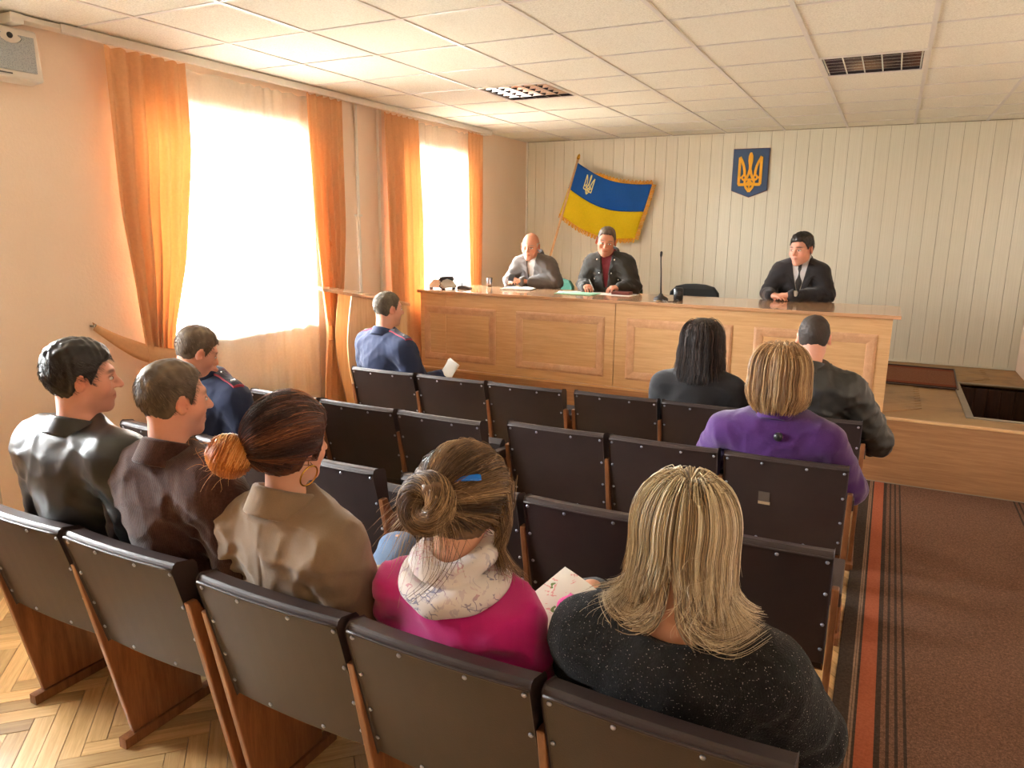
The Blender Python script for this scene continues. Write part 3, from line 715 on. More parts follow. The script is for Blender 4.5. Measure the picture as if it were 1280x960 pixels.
def strands_obj(name, paths, r0, mat, parent, tone, taper=.35, sides=3):
    """paths (N,M,3) -> thin tapered tubes, one mesh; tone (N,) per-strand colour position."""
    N, Mn, _ = paths.shape; T = np.gradient(paths, axis=1); T /= np.linalg.norm(T, axis=2, keepdims=True)+1e-9
    a = np.cross(T[:, 0], np.where(np.abs(T[:, 0, 2:3]) > .8, np.array([1., .3, 0]), np.array([0, 0, 1.]))); A = np.empty_like(T)
    for i in range(Mn):                     # carry the cross-section frame along the strand without twist
        a = a-T[:, i]*(a*T[:, i]).sum(1, keepdims=True); a = a/(np.linalg.norm(a, axis=1, keepdims=True)+1e-9); A[:, i] = a
    B = np.cross(T, A)
    rr = (np.asarray(r0).reshape(-1, 1) if hasattr(r0, '__len__') else r0)*(1-(1-taper)*np.linspace(0, 1, Mn)**1.5)[None, :]
    rr = np.broadcast_to(rr, (N, Mn))[..., None]
    V = np.stack([paths+rr*(A*math.cos(2*PI*k/sides)+B*math.sin(2*PI*k/sides)) for k in range(sides)], 2).reshape(-1, 3)
    b = np.arange(N)[:, None, None]*Mn*sides+np.arange(Mn-1)[None, :, None]*sides+np.arange(sides)[None, None, :]
    b2 = np.arange(N)[:, None, None]*Mn*sides+np.arange(Mn-1)[None, :, None]*sides+((np.arange(sides)+1) % sides)[None, None, :]
    Fq = np.stack([b, b2, b2+sides, b+sides], -1).reshape(-1, 4)
    tv = np.repeat(tone, Mn*sides)
    return link(name, np_mesh(name, V, Fq, mat, True, np.stack([tv]*3, 1)), parent)

# ---- materials for people
def skin_mat():
    t = NT('skin'); a = t.n('Attribute', attribute_name='tint'); v = t.coord()
    n = t.noise(v, 45, 4); t.col(t.mix(t.math('MULTIPLY', n, .18), a.outputs['Color'], sr(196, 120, 96)))
    t.set(.48, 0, .4); t.p.inputs['Subsurface Weight'].default_value = .08; t.p.inputs['Subsurface Radius'].default_value = (.02, .008, .004); t.bump(t.noise(v, 320, 3), .12, .002); return t.m
M['skin'] = skin_mat()
def hair_mat(name, stops, rough=.38, spec=.5):
    t = NT(name); a = t.n('Attribute', attribute_name='tint')
    f = a.outputs['Fac']
    t.col(t.ramp(f, stops)); t.set(rough, 0, spec); return t.m
def cloth_mat(name, c, rough=.85, weave=300, wb=.25, var=.1, sheen=.25, c2=None):
    t = NT(name); v = t.coord(); n = t.noise(v, 9, 4, .6); nf = t.noise(v, weave, 2, .6)
    lo = tuple(x*(1-var) for x in c); hi = c2 or tuple(min(1, x*(1+var)) for x in c)
    f = t.math('ADD', t.math('MULTIPLY', n, .6), t.math('MULTIPLY', nf, .4))
    t.col(t.ramp(f, [(.35, lo), (.65, hi)])); t.set(rough, 0, .3, sheen); t.p.inputs['Sheen Roughness'].default_value = .5
    t.bump(nf, wb, .003); return t.m
def leather_mat(name, c, rough=.33):
    t = NT(name); v = t.coord(); vo = t.n('TexVoronoi', feature='DISTANCE_TO_EDGE'); vo.inputs['Scale'].default_value = 160; t.l(v, vo.inputs['Vector'])
    n = t.noise(t.coord((1, 1, .5)), 14, 4, .5, .6)
    h = t.math('ADD', t.math('MULTIPLY', n, 1.0), t.math('MULTIPLY', t.math('MINIMUM', vo.outputs['Distance'], .1), .8))
    t.col(t.ramp(n, [(.3, tuple(x*.8 for x in c)), (.7, tuple(x*1.25 for x in c))])); t.set(rough, 0, .55); t.bump(h, .16, .010); return t.m
M['denim'] = cloth_mat('blue_denim', sr(86, 112, 146), .9, 420, .3)
M['blacktrouser'] = cloth_mat('black_trouser_cloth', sr(30, 29, 31), .9)
M['shoe'] = plain('black_shoe_leather', sr(28, 26, 25), .3)
M['eyewhite'] = plain('eye_white', sr(226, 220, 212), .25)
M['iris'] = plain('dark_iris', sr(54, 42, 34), .2)

# ---- the figure
def lerp(a, b, t): return np.asarray(a, float)*(1-t)+np.asarray(b, float)*t
class Fig: pass
def head_sdf(p, G, face=True, ears=True):
    q = ((p-G.hc) @ G.hR)/G.hs; x = q.copy(); x[:, 0] = np.abs(x[:, 0])
    d = ell(q, (0, -.014, .030), (.073*G.hw, .094, .086))
    d = smin(d, ell(q, (0, .022, -.030), (.060*G.hw, .066, .084)), .03)
    d = smin(d, rc(x, (.043*G.hw, .0, -.066), (.004, .066, -.100), .017*G.jaw, .017*G.jaw), .03)
    d = smin(d, ell(q, (0, .064, -.094), (.024, .020, .019)), .02)
    if face:
        d = smin(d, rc(x, (.006, .084, .022), (.042, .066, .022), .011, .010), .022)
        d = smin(d, ell(x, (.040, .052, -.028), (.024, .026, .026)), .025)
        d = smax(d, -ell(x, (.031, .097, .000), (.019, .018, .012)), .016)
        d = smin(d, ell(x, (.031, .0735, .000), (.0135, .0135, .0115)), .006)
        d = smin(d, rc(q, (0, .084, .014), (0, .111, -.028), .0075, .0120), .012)
        d = smin(d, ell(x, (.0115, .096, -.031), (.0085, .011, .0075)), .008)
        d = smin(d, ell(q, (0, .079, -.062), (.026, .015, .018)), .014)
        d = smin(d, rc(x, (0, .0925, -.0565), (.021, .083, -.0605), .0055, .003), .006)
        d = smin(d, rc(x, (0, .0915, -.0685), (.018, .084, -.066), .0062, .003), .006)
        d = smax(d, -rc(x, (0, .100, -.0625), (.025, .087, -.0625), .0042, .003), .004)
    if ears:
        Re = np.array([[.85, .53, 0], [-.53, .85, 0], [0, 0, 1]], F32)
        e = ell(x, (.082*G.hw, -.010, -.004), (.009, .021, .032), Re)
        e = smax(e, -ell(x, (.092*G.hw, -.004, .0), (.008, .012, .020), Re), .006)
        d = smin(d, e, .010)
    return d*G.hs
def hand_sdf(p, wr, fwd, up, side, s=1.0, curl=.6):
    """wrist wr, fwd = direction of the palm, up = back-of-hand normal, side +1: thumb towards cross(fwd,up)."""
    f = np.asarray(fwd, float); f /= np.linalg.norm(f); u = np.asarray(up, float); u -= f*(u @ f); u /= np.linalg.norm(u); t = np.cross(f, u)*side
    P = lambda a, b, c: np.asarray(wr)+s*(a*f+b*t+c*u)
    d = rc(p, P(.0, 0, 0), P(.03, 0, 0), .026*s, .028*s)
    d = smin(d, rc(p, P(.035, .022, 0), P(.085, .026, .002), .017*s, .013*s), .015*s)
    d = smin(d, rc(p, P(.035, -.018, 0), P(.080, -.026, .0), .017*s, .012*s), .02*s)
    d = smin(d, rc(p, P(.04, .0, 0), P(.088, .0, .004), .017*s, .013*s), .015*s)
    for k, (b, L, a0) in enumerate(((.029, .070, .085), (.0095, .080, .090), (-.0105, .074, .088), (-.029, .058, .080))):
        c1, c2, c3 = curl*.55, curl*1.25, curl*1.7; l1, l2, l3 = L*.45, L*.31, L*.24
        p0 = P(a0-.006, b, .002); sp = b*.35
        q = np.array([a0-.006, b, .002]); pts = [q.copy()]
        for L_, c in ((l1, c1), (l2, c2), (l3, c3)):
            q = q+np.array([L_*math.cos(c), sp*L_/.07*.3, -L_*math.sin(c)]); pts.append(q.copy())
        r = [.0088, .0082, .0074, .0064]
        for a, b2, ra, rb in zip(pts[:-1], pts[1:], r[:-1], r[1:]): d = smin(d, rc(p, P(*a), P(*b2), ra*s, rb*s), .004*s)
    d = smin(d, rc(p, P(.018, .022, -.004), P(.050, .044, -.014), .016*s, .0105*s), .012*s)
    d = smin(d, rc(p, P(.050, .044, -.014), P(.078, .044, -.024), .0105*s, .0078*s), .004*s)
    return d
def figure(spec):
    """derive joints in the person's own frame (x right, y forward, z up, origin on the floor below the hips)."""
    G = Fig(); g = spec.get; G.g = g
    G.hs = g('hs', 1.0); G.hw = g('hw', 1.0); G.jaw = g('jaw', 1.0); G.w = g('w', 1.0); G.sz = g('seat', .47)
    G.hc = np.array(g('head'), F32); G.hR = rot(*[math.radians(a) for a in g('hrot', (0, 0, 0))])
    G.P = np.array(g('pelvis', (0, 0, G.sz+.10)), float)
    up = G.hR[:, 2].astype(float)
    G.N = np.array(g('neck', G.hc+np.array([0, -.035, -.195])*G.hs), float)
    G.sw = g('sw', .185)*1.0; ty = math.radians(g('tyaw', 0)); tr = math.radians(g('troll', 0))
    G.tx = np.array([math.cos(ty)*math.cos(tr), math.sin(ty), math.sin(tr)])
    C_ = G.N+np.array([0, .0, -.055-g('slope', .01)]); G.SC = C_
    G.S = {-1: C_-G.tx*G.sw, 1: C_+G.tx*G.sw}
    z = C_[2]
    G.E = {k: np.array(g('elbow', {}).get(k, (G.S[k][0]+k*.06, G.S[k][1]+.04, z-.29)), float) for k in (-1, 1)}
    G.W = {k: np.array(g('wrist', {}).get(k, (k*.10, .30, G.sz+.17)), float) for k in (-1, 1)}
    G.HF = {k: np.array(g('hfwd', {}).get(k, (-k*.35, .9, -.15)), float) for k in (-1, 1)}
    G.HU = {k: np.array(g('hup', {}).get(k, (0, .1, 1)), float) for k in (-1, 1)}
    G.K = {k: np.array(g('knee', {}).get(k, (k*.12, .46, G.sz+.06)), float) for k in (-1, 1)}
    G.A = {k: np.array(g('ankle', {}).get(k, (k*.13, .50, .09)), float) for k in (-1, 1)}
    return G
def torso(p, G, f=0.):
    w = G.w
    d = ell(p, G.P, (.17*w+f, .125*w+f, .12+f))
    d = smin(d, ell(p, lerp(G.P, G.N, .36)+[0, .015, 0], (.150*w+f, .118*w+f, .17+f)), .06)
    d = smin(d, ell(p, lerp(G.P, G.N, .68), (.160*w+f, .118*w+f, .19+f)), .06)
    if G.g('bust'): d = smin(d, ell(p, lerp(G.P, G.N, .62)+[0, .10, 0], (.13*w+f, .06+f, .07+f)), .05)
    d = smin(d, rc(p, G.S[-1]*.86+G.S[1]*.14, G.S[1]*.86+G.S[-1]*.14, .062*w+f, .062*w+f), .07)
    for k in (-1, 1): d = smin(d, rc(p, G.N+np.array([k*.02, -.005, .035]), G.S[k]*.8+G.SC*.2, .046+f, .045+f), .05)
    return d
def armz(p, G, f=0., k_=.03, fat=1.0):
    d = np.full(len(p), 9., F32)
    for k in (-1, 1):
        a = smin(rc(p, G.S[k], G.E[k], .054*fat+f, .044*fat+f), rc(p, G.E[k], G.W[k], .043*fat+f, .030+f), .02)
        d = np.minimum(d, a)
    return d
def legs(p, G, f=0.):
    d = np.full(len(p), 9., F32)
    for k in (-1, 1):
        h = G.P+np.array([k*.09, .0, -.02]); w = G.w
        a = smin(rc(p, h, G.K[k], .082*w+f, .058*w+f), rc(p, G.K[k], G.A[k], .055*w+f, .038+f), .03)
        d = np.minimum(d, a)
    return smin(d, ell(p, G.P+[0, .0, -.02], (.165*G.w+f, .12*G.w+f, .10+f)), .05)
def body_fn(G, hands):
    def fn(p):
        d = head_sdf(p, G, True, True)
        d = smin(d, rc(p, G.hc+G.hR @ np.array([0, -.028, -.05], F32)*G.hs, G.N+np.array([0, -.0, .02]), .050*G.hs*G.g('nw', 1), .056*G.g('nw', 1)), .03)
        d = smin(d, torso(p, G, -.012), .03)
        d = smin(d, armz(p, G, -.010), .03)
        d = smin(d, legs(p, G, -.012), .03)
        for k in (-1, 1):
            d = smin(d, hand_sdf(p, G.W[k], G.HF[k], G.HU[k], -k, G.g('hands', 1.0), G.g('curl', {}).get(k, .6)), .012)
            d = smin(d, rc(p, G.A[k]+[0, -.03, -.05], G.A[k]+[0, .13, -.06], .036, .030), .02)
        return d
    return fn
SKIN = dict(light=sr(222, 170, 142), pink=sr(226, 168, 144), ruddy=sr(204, 142, 112))
def skin_tint(G, base, stub=0.0, bald=False):
    base = np.array(base)
    def f(V):
        q = ((V-G.hc) @ G.hR)/G.hs; c = np.tile(base, (len(V), 1)).astype(F32)
        def mixin(w, col): c[:] = c*(1-w[:, None])+np.array(col, F32)*w[:, None]
        ax = np.abs(q[:, 0])
        ga = lambda cx, cy, cz, r: np.exp(-(((ax-cx)**2+(q[:, 1]-cy)**2+(q[:, 2]-cz)**2)/(r*r)))
        inh = (np.abs(q) < .2).all(1)
        mixin(inh*.45*ga(.043, .07, -.03, .03), base*np.array([1.0, .72, .68]))
        mixin(inh*.4*ga(.0, .115, -.028, .02), base*np.array([1.0, .74, .70]))
        mixin(inh*.55*ga(.080, -.005, -.004, .03), base*np.array([1.02, .62, .56]))
        w = inh*np.clip(1-np.sqrt(((ax)/.026)**2+((q[:, 2]+.0625)/.0105)**2), 0, 1)**.5*(q[:, 1] > .075); mixin(.8*w, base*np.array([.84, .50, .50]))
        w = inh*np.exp(-((q[:, 2]+.0625)/.0032)**2)*np.clip((.027-ax)/.008, 0, 1)*(q[:, 1] > .07); mixin(.75*w, base*np.array([.40, .22, .22]))
        w = inh*np.exp(-((q[:, 2]-.0085+.06*np.abs(ax-.031))/.0030)**2)*np.clip((.018-np.abs(ax-.031))/.005, 0, 1)*(q[:, 1] > .05); mixin(.8*w, (.035, .025, .02))
        w = inh*np.clip(1.15-np.sqrt(((ax-.031)/.020)**2+((q[:, 2]-.001)/.013)**2), 0, 1)*(q[:, 1] > .05); mixin(.55*w, base*np.array([.55, .42, .40]))
        w = inh*np.clip(1.3-np.sqrt(((ax-.033)/.022)**2+((q[:, 2]-.0225-.1*(.03-np.abs(ax-.03)))/.0055)**2), 0, 1)*(q[:, 1] > .05); mixin(np.clip(w*1.4, 0, .85), np.array(G.g('brow', (.06, .045, .035))))
        if stub: mixin(inh*stub*np.clip((-.035-q[:, 2])/.03, 0, 1)*np.clip((q[:, 1]+.0)/.03, 0, 1), base*np.array([.62, .60, .62]))
        return c
    return f
def hairline(q, back=-.062, side=-.012, front=.070, fy=.085, temple=.012, part=0.):
    ys_ = [-.2, -.10, -.055, -.030, -.012, .012, .022, .030, .048, fy-.01, fy+.01]
    zs_ = [back, back, back+.008, back+.022, side+.012, side+.018, side-.012, side+.010, front*.62, front, front+.05]
    t_ = temple*np.exp(-((np.abs(q[:, 0])-.046)/.016)**2)*np.clip((q[:, 1]-.028)/.03, 0, 1)+part*np.clip(q[:, 0]/.05, -1, 1)*np.clip((q[:, 1]-.03)/.03, 0, 1)
    t_ = t_+.0035*np.sin(q[:, 0]*210+1)*np.sin(q[:, 1]*170)+.0025*np.sin(q[:, 0]*430)
    return q[:, 2]-np.interp(q[:, 1], ys_, zs_).astype(F32)-t_.astype(F32)
def hair_cap_fn(G, t=.010, rough=.002, hl={}, extra=None, topt=0.0):
    def fn(p):
        q = ((p-G.hc) @ G.hR)/G.hs
        d = ell(q, (0, -.014, .030), (.073*G.hw, .094, .086)); d = smin(d, ell(q, (0, .0, -.025), (.062*G.hw, .068, .07)), .03)
        d = d-t-topt*np.clip((q[:, 2]-.05)/.05, 0, 1)-rough*wob(q, 150, 2)-rough*.8*wob(q, 330, 4)
        d = smax(d, -hairline(q, **hl), .008)
        if extra is not None: d = extra(q, d)
        return d*G.hs
    return fn
def hair_tint(G, f=60, sc=(1, 1, .3), lo=.25, hi=.8):
    def fn(V):
        q = ((V-G.hc) @ G.hR)/G.hs; w = .5+.5*wob(q.astype(F32), f, 1, 5, sc)*.8+.2*wob(q.astype(F32), f*3.1, 3, 4, sc)
        return np.clip(lo+(hi-lo)*w, 0, 1)
    return fn
def to_world(G, q): return (q*G.hs) @ G.hR.T+G.hc
def scalp_roots(n, hl={}, seed=1, hw=1.0, minz=-1):
    r = np.random.default_rng(seed); v = r.normal(size=(n*3, 3)); v /= np.linalg.norm(v, axis=1)[:, None]
    q = v*np.array([.073*hw, .094, .086])+np.array([0, -.014, .030]); nn = v/np.array([.073*hw, .094, .086]); nn /= np.linalg.norm(nn, axis=1)[:, None]
    k = hairline(q, **hl) > .004; return q[k][:n], nn[k][:n]
def short_strands(G, name, mat, parent, n, hl, ln=.016, t=.010, r=.0007, flow=(0, .3, -.6), seed=1, lo=.2, hi=.9, lift=.5):
    q, nn = scalp_roots(n, hl, seed, G.hw); rr = np.random.default_rng(seed+5); n = len(q)
    fl = np.array(flow)+rr.normal(size=(n, 3))*.35
    # crown whorl: comb away from the crown, forward on top
    cr = np.array([0, -.075, .085]); away = q-cr; away /= np.linalg.norm(away, axis=1)[:, None]+1e-6
    fl = fl*.5+away*.9; fl -= nn*(fl*nn).sum(1)[:, None]; fl /= np.linalg.norm(fl, axis=1)[:, None]+1e-6
    L = ln*(.6+.8*rr.random(n))[:, None]; p = [q+nn*(t*.55)]
    for k in range(3): p.append(p[-1]+(fl*(1-lift*.5)+nn*lift*(.9-.5*k))*L/3)
    paths = to_world(G, np.stack(p, 1).reshape(-1, 3)).reshape(n, 4, 3)
    return strands_obj(name, paths, r, mat, parent, lo+(hi-lo)*rr.random(n))

# ------------------------------------------------------------------ people
def near(p, c, r, fn, pad=.22):
    d = np.sqrt(((p-np.asarray(c, F32))**2).sum(1)); o = (d-pad).astype(F32); m = d < r
    if m.any(): o[m] = np.minimum(fn(p[m]), 9)
    return o
def body_fn(G, hands):
    nk = G.hc+G.hR @ np.array([0, -.028, -.05], F32)*G.hs
    def fn(p):
        d = near(p, G.hc, .26, lambda q: head_sdf(q, G, True, True), .2)
        d = smin(d, rc(p, nk, G.N+np.array([0, -.0, .02]), .050*G.hs*G.g('nw', 1), .056*G.g('nw', 1)), .03)
        d = smin(d, torso(p, G, -.014), .03); d = smin(d, armz(p, G, -.012), .03); d = smin(d, legs(p, G, -.014), .03)
        for k in (-1, 1):
            d = smin(d, near(p, G.W[k]+.08*G.HF[k]/np.linalg.norm(G.HF[k]), .26, lambda q: hand_sdf(q, G.W[k], G.HF[k], G.HU[k], -k, G.g('hands', 1.0), G.g('curl', {}).get(k, .6)), .19), .012)
            d = smin(d, rc(p, G.A[k]+[0, -.03, -.05], G.A[k]+[0, .13, -.06], .034, .028), .02)
        return d
    return fn
def garment_fn(G, f=.012, wr=.004, ws=24, hem=-.10, neck=.06, tilt=.35, fat=1.12, cut=None, seams=None, seed=0, scoop=None):
    def fn(p):
        d = smin(torso(p, G, f), armz(p, G, f, fat=fat), .04)
        if seams: d = d+.004*np.exp(-((p[:, 0]-G.N[0]*.6)/.007)**2)*(p[:, 1] < G.N[1])
        # cloth folds: broad ones everywhere, tight ones at the elbows and armpits
        w = wob(p, ws, seed, 5, (1, 1, .55)); d = d-wr*w*.7
        if wr: d = d-wr*.8*np.maximum(0, 1-np.abs(wob(p, ws*1.5, seed+3, 4, (.8, 1, 1.3)))*2.2)**1.5-wr*.45*np.maximum(0, 1-np.abs(wob(p, ws*2.8, seed+5, 4, (1.2, 1, .8)))*2.0)**1.5
        for k in (-1, 1):
            e = np.exp(-((p-G.E[k].astype(F32))**2).sum(1)/.011); ax = (G.W[k]-G.S[k]).astype(F32); ax /= np.linalg.norm(ax)
            d = d-wr*1.1*e*np.sin(p @ ax*95+wob(p, 18, 3)*2)
            a = np.exp(-((p-(G.S[k]*.8+G.E[k]*.2-[k*.04, 0, .06]).astype(F32))**2).sum(1)/.009); d = d-wr*.9*a*np.sin((p[:, 2]+k*p[:, 0]*.8)*85+wob(p, 16, 5)*2)
        q = p-(G.N+[0, 0, neck]).astype(F32); d = smax(d, (q[:, 2]-tilt*q[:, 1]*-1.0*-1)*.95, .012)
        d = np.maximum(d, (G.P[2]+hem)-p[:, 2])
        if scoop: d = smax(d, -ell(p, G.N+[0, -.01, scoop[3]], scoop[:3]), .008)
        if cut is not None: d = cut(p, d)
        return d
    return fn
def collar_fn(G, h=.030, R=.074, Ry=.078, th=.007, open_=.5, off=(0, -.004, .030), lean=.3, flare=.25):
    c = (G.N+np.array(off)).astype(F32); hR = rot(0, math.radians(18+lean*10), 0)
    def fn(p):
        q = (p-c) @ hR; a = np.arctan2(q[:, 0], -q[:, 1]); s = 1-flare*q[:, 2]/.1
        rad = np.sqrt((q[:, 0]/(R))**2+(q[:, 1]/(Ry))**2)*R
        d = np.sqrt(np.maximum(np.abs(rad-R*s)-.002, 0)**2+np.maximum(np.abs(q[:, 2])-h, 0)**2)-th
        return smax(d, (np.abs(a)-(PI-open_))*.06, .01)
    return fn
def trouser_fn(G, f=.010):
    def fn(p):
        d = legs(p, G, f)-.003*wob(p, 30, 2, 4)
        d = np.maximum(d, p[:, 2]-(G.P[2]+.10)); return np.maximum(d, .085-p[:, 2])
    return fn
def shoe_fn(G, k):
    def fn(p):
        a = G.A[k]; d = rc(p, a+[0, -.035, -.045], a+[0, .14, -.055], .044, .036); d = smin(d, rc(p, a+[0, -.02, -.04], a+[0, -.02, .005], .044, .042), .02)
        return np.maximum(d, .002-p[:, 2])
    return fn
def person(label, base, rz, headw, spec, skin, topname, topmat, trousermat, gk={}, hres=.0062, tres=.011, collar=None, stub=0, group=None):
    root = thing('person', label, 'person', base, rz, group)
    c, s_ = math.cos(-rz), math.sin(-rz); d = np.array(headw)-np.array(base)
    spec = dict(spec); spec['head'] = (d[0]*c-d[1]*s_, d[0]*s_+d[1]*c, d[2])
    G = figure(spec); hz = float(G.hc[2]); r_ = .17
    fine = [(hz-.15*G.hs, hz+.13*G.hs)]
    if spec.get('handz'): fine.append(spec['handz'])
    sdf_obj('body', body_fn(G, True), (-.52, -.42, 0), (.52, .80, hz+.15), hres, M['skin'], root, fine, .024, skin_tint(G, skin, stub))
    gk = dict(gk); clo = sdf_obj(topname, garment_fn(G, **gk), (-.52, -.45, G.P[2]-.2), (.52, .70, float(G.N[2])+.16), tres, topmat, root)
    if collar: sdf_obj('collar', collar_fn(G, **collar), (-.2, -.3, float(G.N[2])-.1), (.3, .3, float(G.N[2])+.15), .0055, topmat, clo)
    sdf_obj('trousers', trouser_fn(G), (-.36, -.3, .05), (.36, .72, G.P[2]+.2), .02, trousermat, root)
    for k in (-1, 1): sdf_obj('shoe', shoe_fn(G, k), tuple(G.A[k]-[.1, .14, .1]), tuple(G.A[k]+[.1, .24, .12]), .012, M['shoe'], root)
    return root, G
def hairmesh(root, G, fn, mat, h=.0048, lo=(-.13, -.17, -.13), hi=(.13, .13, .17), tint=None, name='hair'):
    c = G.hc
    return sdf_obj(name, fn, tuple(c+np.array(lo)*G.hs), tuple(c+np.array(hi)*G.hs), h, mat, root, tintf=tint or hair_tint(G))
def eyes(root, G):
    R4 = Matrix(G.hR.tolist()).to_4x4()
    for k in (-1, 1):
        c = to_world(G, np.array([[k*.031, .0790, .0]]))[0]; s_ = G.hs
        prof = [(math.sin(a)+1e-4, -math.cos(a)) for a in np.linspace(0, PI, 9)]
        e = MB().lathe(prof, 16, Matrix.Translation(c) @ R4 @ Matrix.Rotation(k*-.22, 4, 'Z') @ Matrix.Diagonal((0.0145*s_, .0105*s_, .0068*s_, 1))).obj('eye', M['eyewhite'], root, smooth=True)
        c2 = to_world(G, np.array([[k*.0305, .0855, .0002]]))[0]
        MB().lathe([(.0054*s_, .0), (.0050*s_, .0030*s_), (.0028*s_, .0044*s_), (.0001, .0047*s_)], 14, Matrix.Translation(c2) @ R4 @ Matrix.Rotation(-PI/2, 4, 'X')).obj('iris', M['iris'], e, smooth=True)

HAIR_ESP = hair_mat('dark_brown_hair', [(0, sr(22, 15, 13)), (.6, sr(48, 34, 29)), (1, sr(92, 68, 56))], .38)
HAIR_CROP = hair_mat('cropped_dark_brown_hair', [(0, sr(34, 27, 23)), (1, sr(70, 56, 46))], .65)
HAIR_DARK = hair_mat('near_black_hair', [(0, sr(16, 13, 12)), (.6, sr(34, 27, 24)), (1, sr(66, 54, 46))], .36)
HAIR_BROWN = hair_mat('short_brown_hair', [(0, sr(52, 42, 33)), (.5, sr(92, 76, 60)), (1, sr(142, 124, 100))], .5)
HAIR_GREY = hair_mat('grey_brown_hair', [(0, sr(58, 50, 42)), (.5, sr(94, 84, 70)), (1, sr(140, 130, 112))], .7)
HAIR_FAIR = hair_mat('blond_highlighted_hair', [(0, sr(96, 76, 60)), (.28, sr(160, 136, 104)), (.55, sr(220, 200, 162)), (1, sr(250, 242, 218))], .32)
HAIR_BOB = hair_mat('dark_blond_hair', [(0, sr(92, 66, 44)), (.4, sr(160, 122, 82)), (.7, sr(198, 160, 112)), (1, sr(228, 198, 150))], .36)
HAIR_RED = hair_mat('auburn_hair', [(0, sr(30, 16, 14)), (.4, sr(62, 34, 26)), (.75, sr(104, 58, 38)), (1, sr(176, 112, 66))], .33)
HAIR_BUN = hair_mat('ginger_bun_hair', [(0, sr(116, 58, 20)), (.4, sr(176, 96, 36)), (.75, sr(214, 138, 62)), (1, sr(240, 192, 120))], .36)
HAIR_LT = hair_mat('light_brown_hair', [(0, sr(54, 38, 26)), (.4, sr(98, 72, 48)), (.75, sr(146, 114, 78)), (1, sr(200, 168, 122))], .46)

def at(k, dx=0, dy=.28): x, y, rz = UN[k]; return (x+dx, y+dy, 0)
def kid(root, n): return [c for c in root.children if c.name.split('.')[0] == n][0]
def grow(G, q, vel, nseg, ds, field, offs, shell, hug=.0):
    """integrate strands in head space: q (N,3) roots, field(p, frac, v) -> direction, kept outside shell(p) >= offs."""
    P = [q.copy()]; v = vel.copy()
    for i in range(nseg):
        fr = (i+1)/nseg; g = field(P[-1], fr, v); v = v*.45+g*.55; v /= np.linalg.norm(v, axis=1)[:, None]+1e-9
        d0 = shell(P[-1].astype(F32)); e = .004; g0 = np.stack([shell((P[-1]+np.eye(3)[k]*e).astype(F32))-d0 for k in range(3)], 1)/e; g0 /= np.linalg.norm(g0, axis=1)[:, None]+1e-9
        inw = np.minimum((v*g0).sum(1), 0)*(d0 < offs+.006); v = v-g0*inw[:, None]; v /= np.linalg.norm(v, axis=1)[:, None]+1e-9
        x = P[-1]+v*(ds[:, None] if hasattr(ds, '__len__') else ds)
        for _ in range(2):
            d = shell(x.astype(F32)); e = .004
            gr = np.stack([shell((x+np.eye(3)[k]*e).astype(F32))-d for k in range(3)], 1)/e; gr /= np.linalg.norm(gr, axis=1)[:, None]+1e-9
            x = x+gr*np.maximum(offs-d, 0)[:, None]*.9-gr*np.clip(d-offs, 0, .02)[:, None]*(hug(fr, x) if callable(hug) else hug)
        P.append(x)
    return np.stack(P, 1)
def HUG(fr, x): return np.clip((x[:, 2:3]+.03)/.05, 0, 1)*.8
def shell_fn(G, neck=True, body=True):
    Np = ((G.N-G.hc) @ G.hR)/G.hs; S = {k: ((G.S[k]-G.hc) @ G.hR)/G.hs for k in (-1, 1)}
    def fn(p):
        d = smin(ell(p, (0, -.014, .030), (.073*G.hw, .094, .086)), ell(p, (0, .022, -.030), (.060*G.hw, .066, .084)), .03)
        d = smin(d, rc(p, (0, -.028, -.05), Np, .052, .060), .03)
        if body:
            d = smin(d, rc(p, S[-1]*.9+S[1]*.1, S[1]*.9+S[-1]*.1, .078, .078), .05)
            d = smin(d, ell(p, Np+np.array([0, -.01, -.16]), (.17, .125, .16)), .05)
            for k in (-1, 1): d = smin(d, rc(p, Np+[k*.02, 0, .035], S[k]*.8+Np*.2, .056, .056), .05)
        return d
    return fn
def strands(G, name, mat, parent, paths, r, lo, hi, seed=0, taper=.4, clump=None):
    n = len(paths); rr = np.random.default_rng(seed); tone = lo+(hi-lo)*rr.random(n)
    if clump is not None: tone = np.clip(tone*.4+clump*.6, 0, 1)
    W_ = to_world(G, paths.reshape(-1, 3)).reshape(paths.shape)
    return strands_obj(name, W_, r, mat, parent, tone, taper)

BL = leather_mat('black_leather', sr(38, 38, 37), .30)
BL2 = leather_mat('dark_leather', sr(44, 42, 38), .38)
t = NT('brown_corduroy'); v = t.coord(); n = t.noise(v, 12, 4); sp = t.n('SeparateXYZ'); t.l(v, sp.inputs[0])
wv = t.math('SINE', t.math('MULTIPLY', sp.outputs[0], 1100.0)); n2 = t.noise(v, 160, 2)
t.col(t.ramp(t.math('ADD', t.math('MULTIPLY', n, .6), t.math('MULTIPLY', n2, .4)), [(.35, sr(58, 36, 31)), (.65, sr(82, 54, 46))])); t.set(.9, 0, .2, .3); t.p.inputs['Sheen Roughness'].default_value = .4
t.bump(wv, .2, .003); CORD = t.m
TAN = cloth_mat('tan_wool_cloth', sr(136, 114, 90), .9, 340, .25, .09)
PINK = cloth_mat('magenta_fine_knit', sr(200, 30, 126), .85, 520, .3, .08, .3)
PURPLE = cloth_mat('purple_wool', sr(66, 22, 92), .9, 240, .4, .12, .35)
BLACKW = cloth_mat('black_wool_cloth', sr(34, 32, 34), .92, 320, .25)
NAVY = cloth_mat('navy_uniform_cloth', sr(38, 46, 74), .85, 360, .2, .1, .1)
SUIT = cloth_mat('dark_suit_cloth', sr(38, 34, 36), .8, 380, .15)
GREYJ = cloth_mat('grey_jacket_cloth', sr(92, 85, 80), .85, 300, .2)
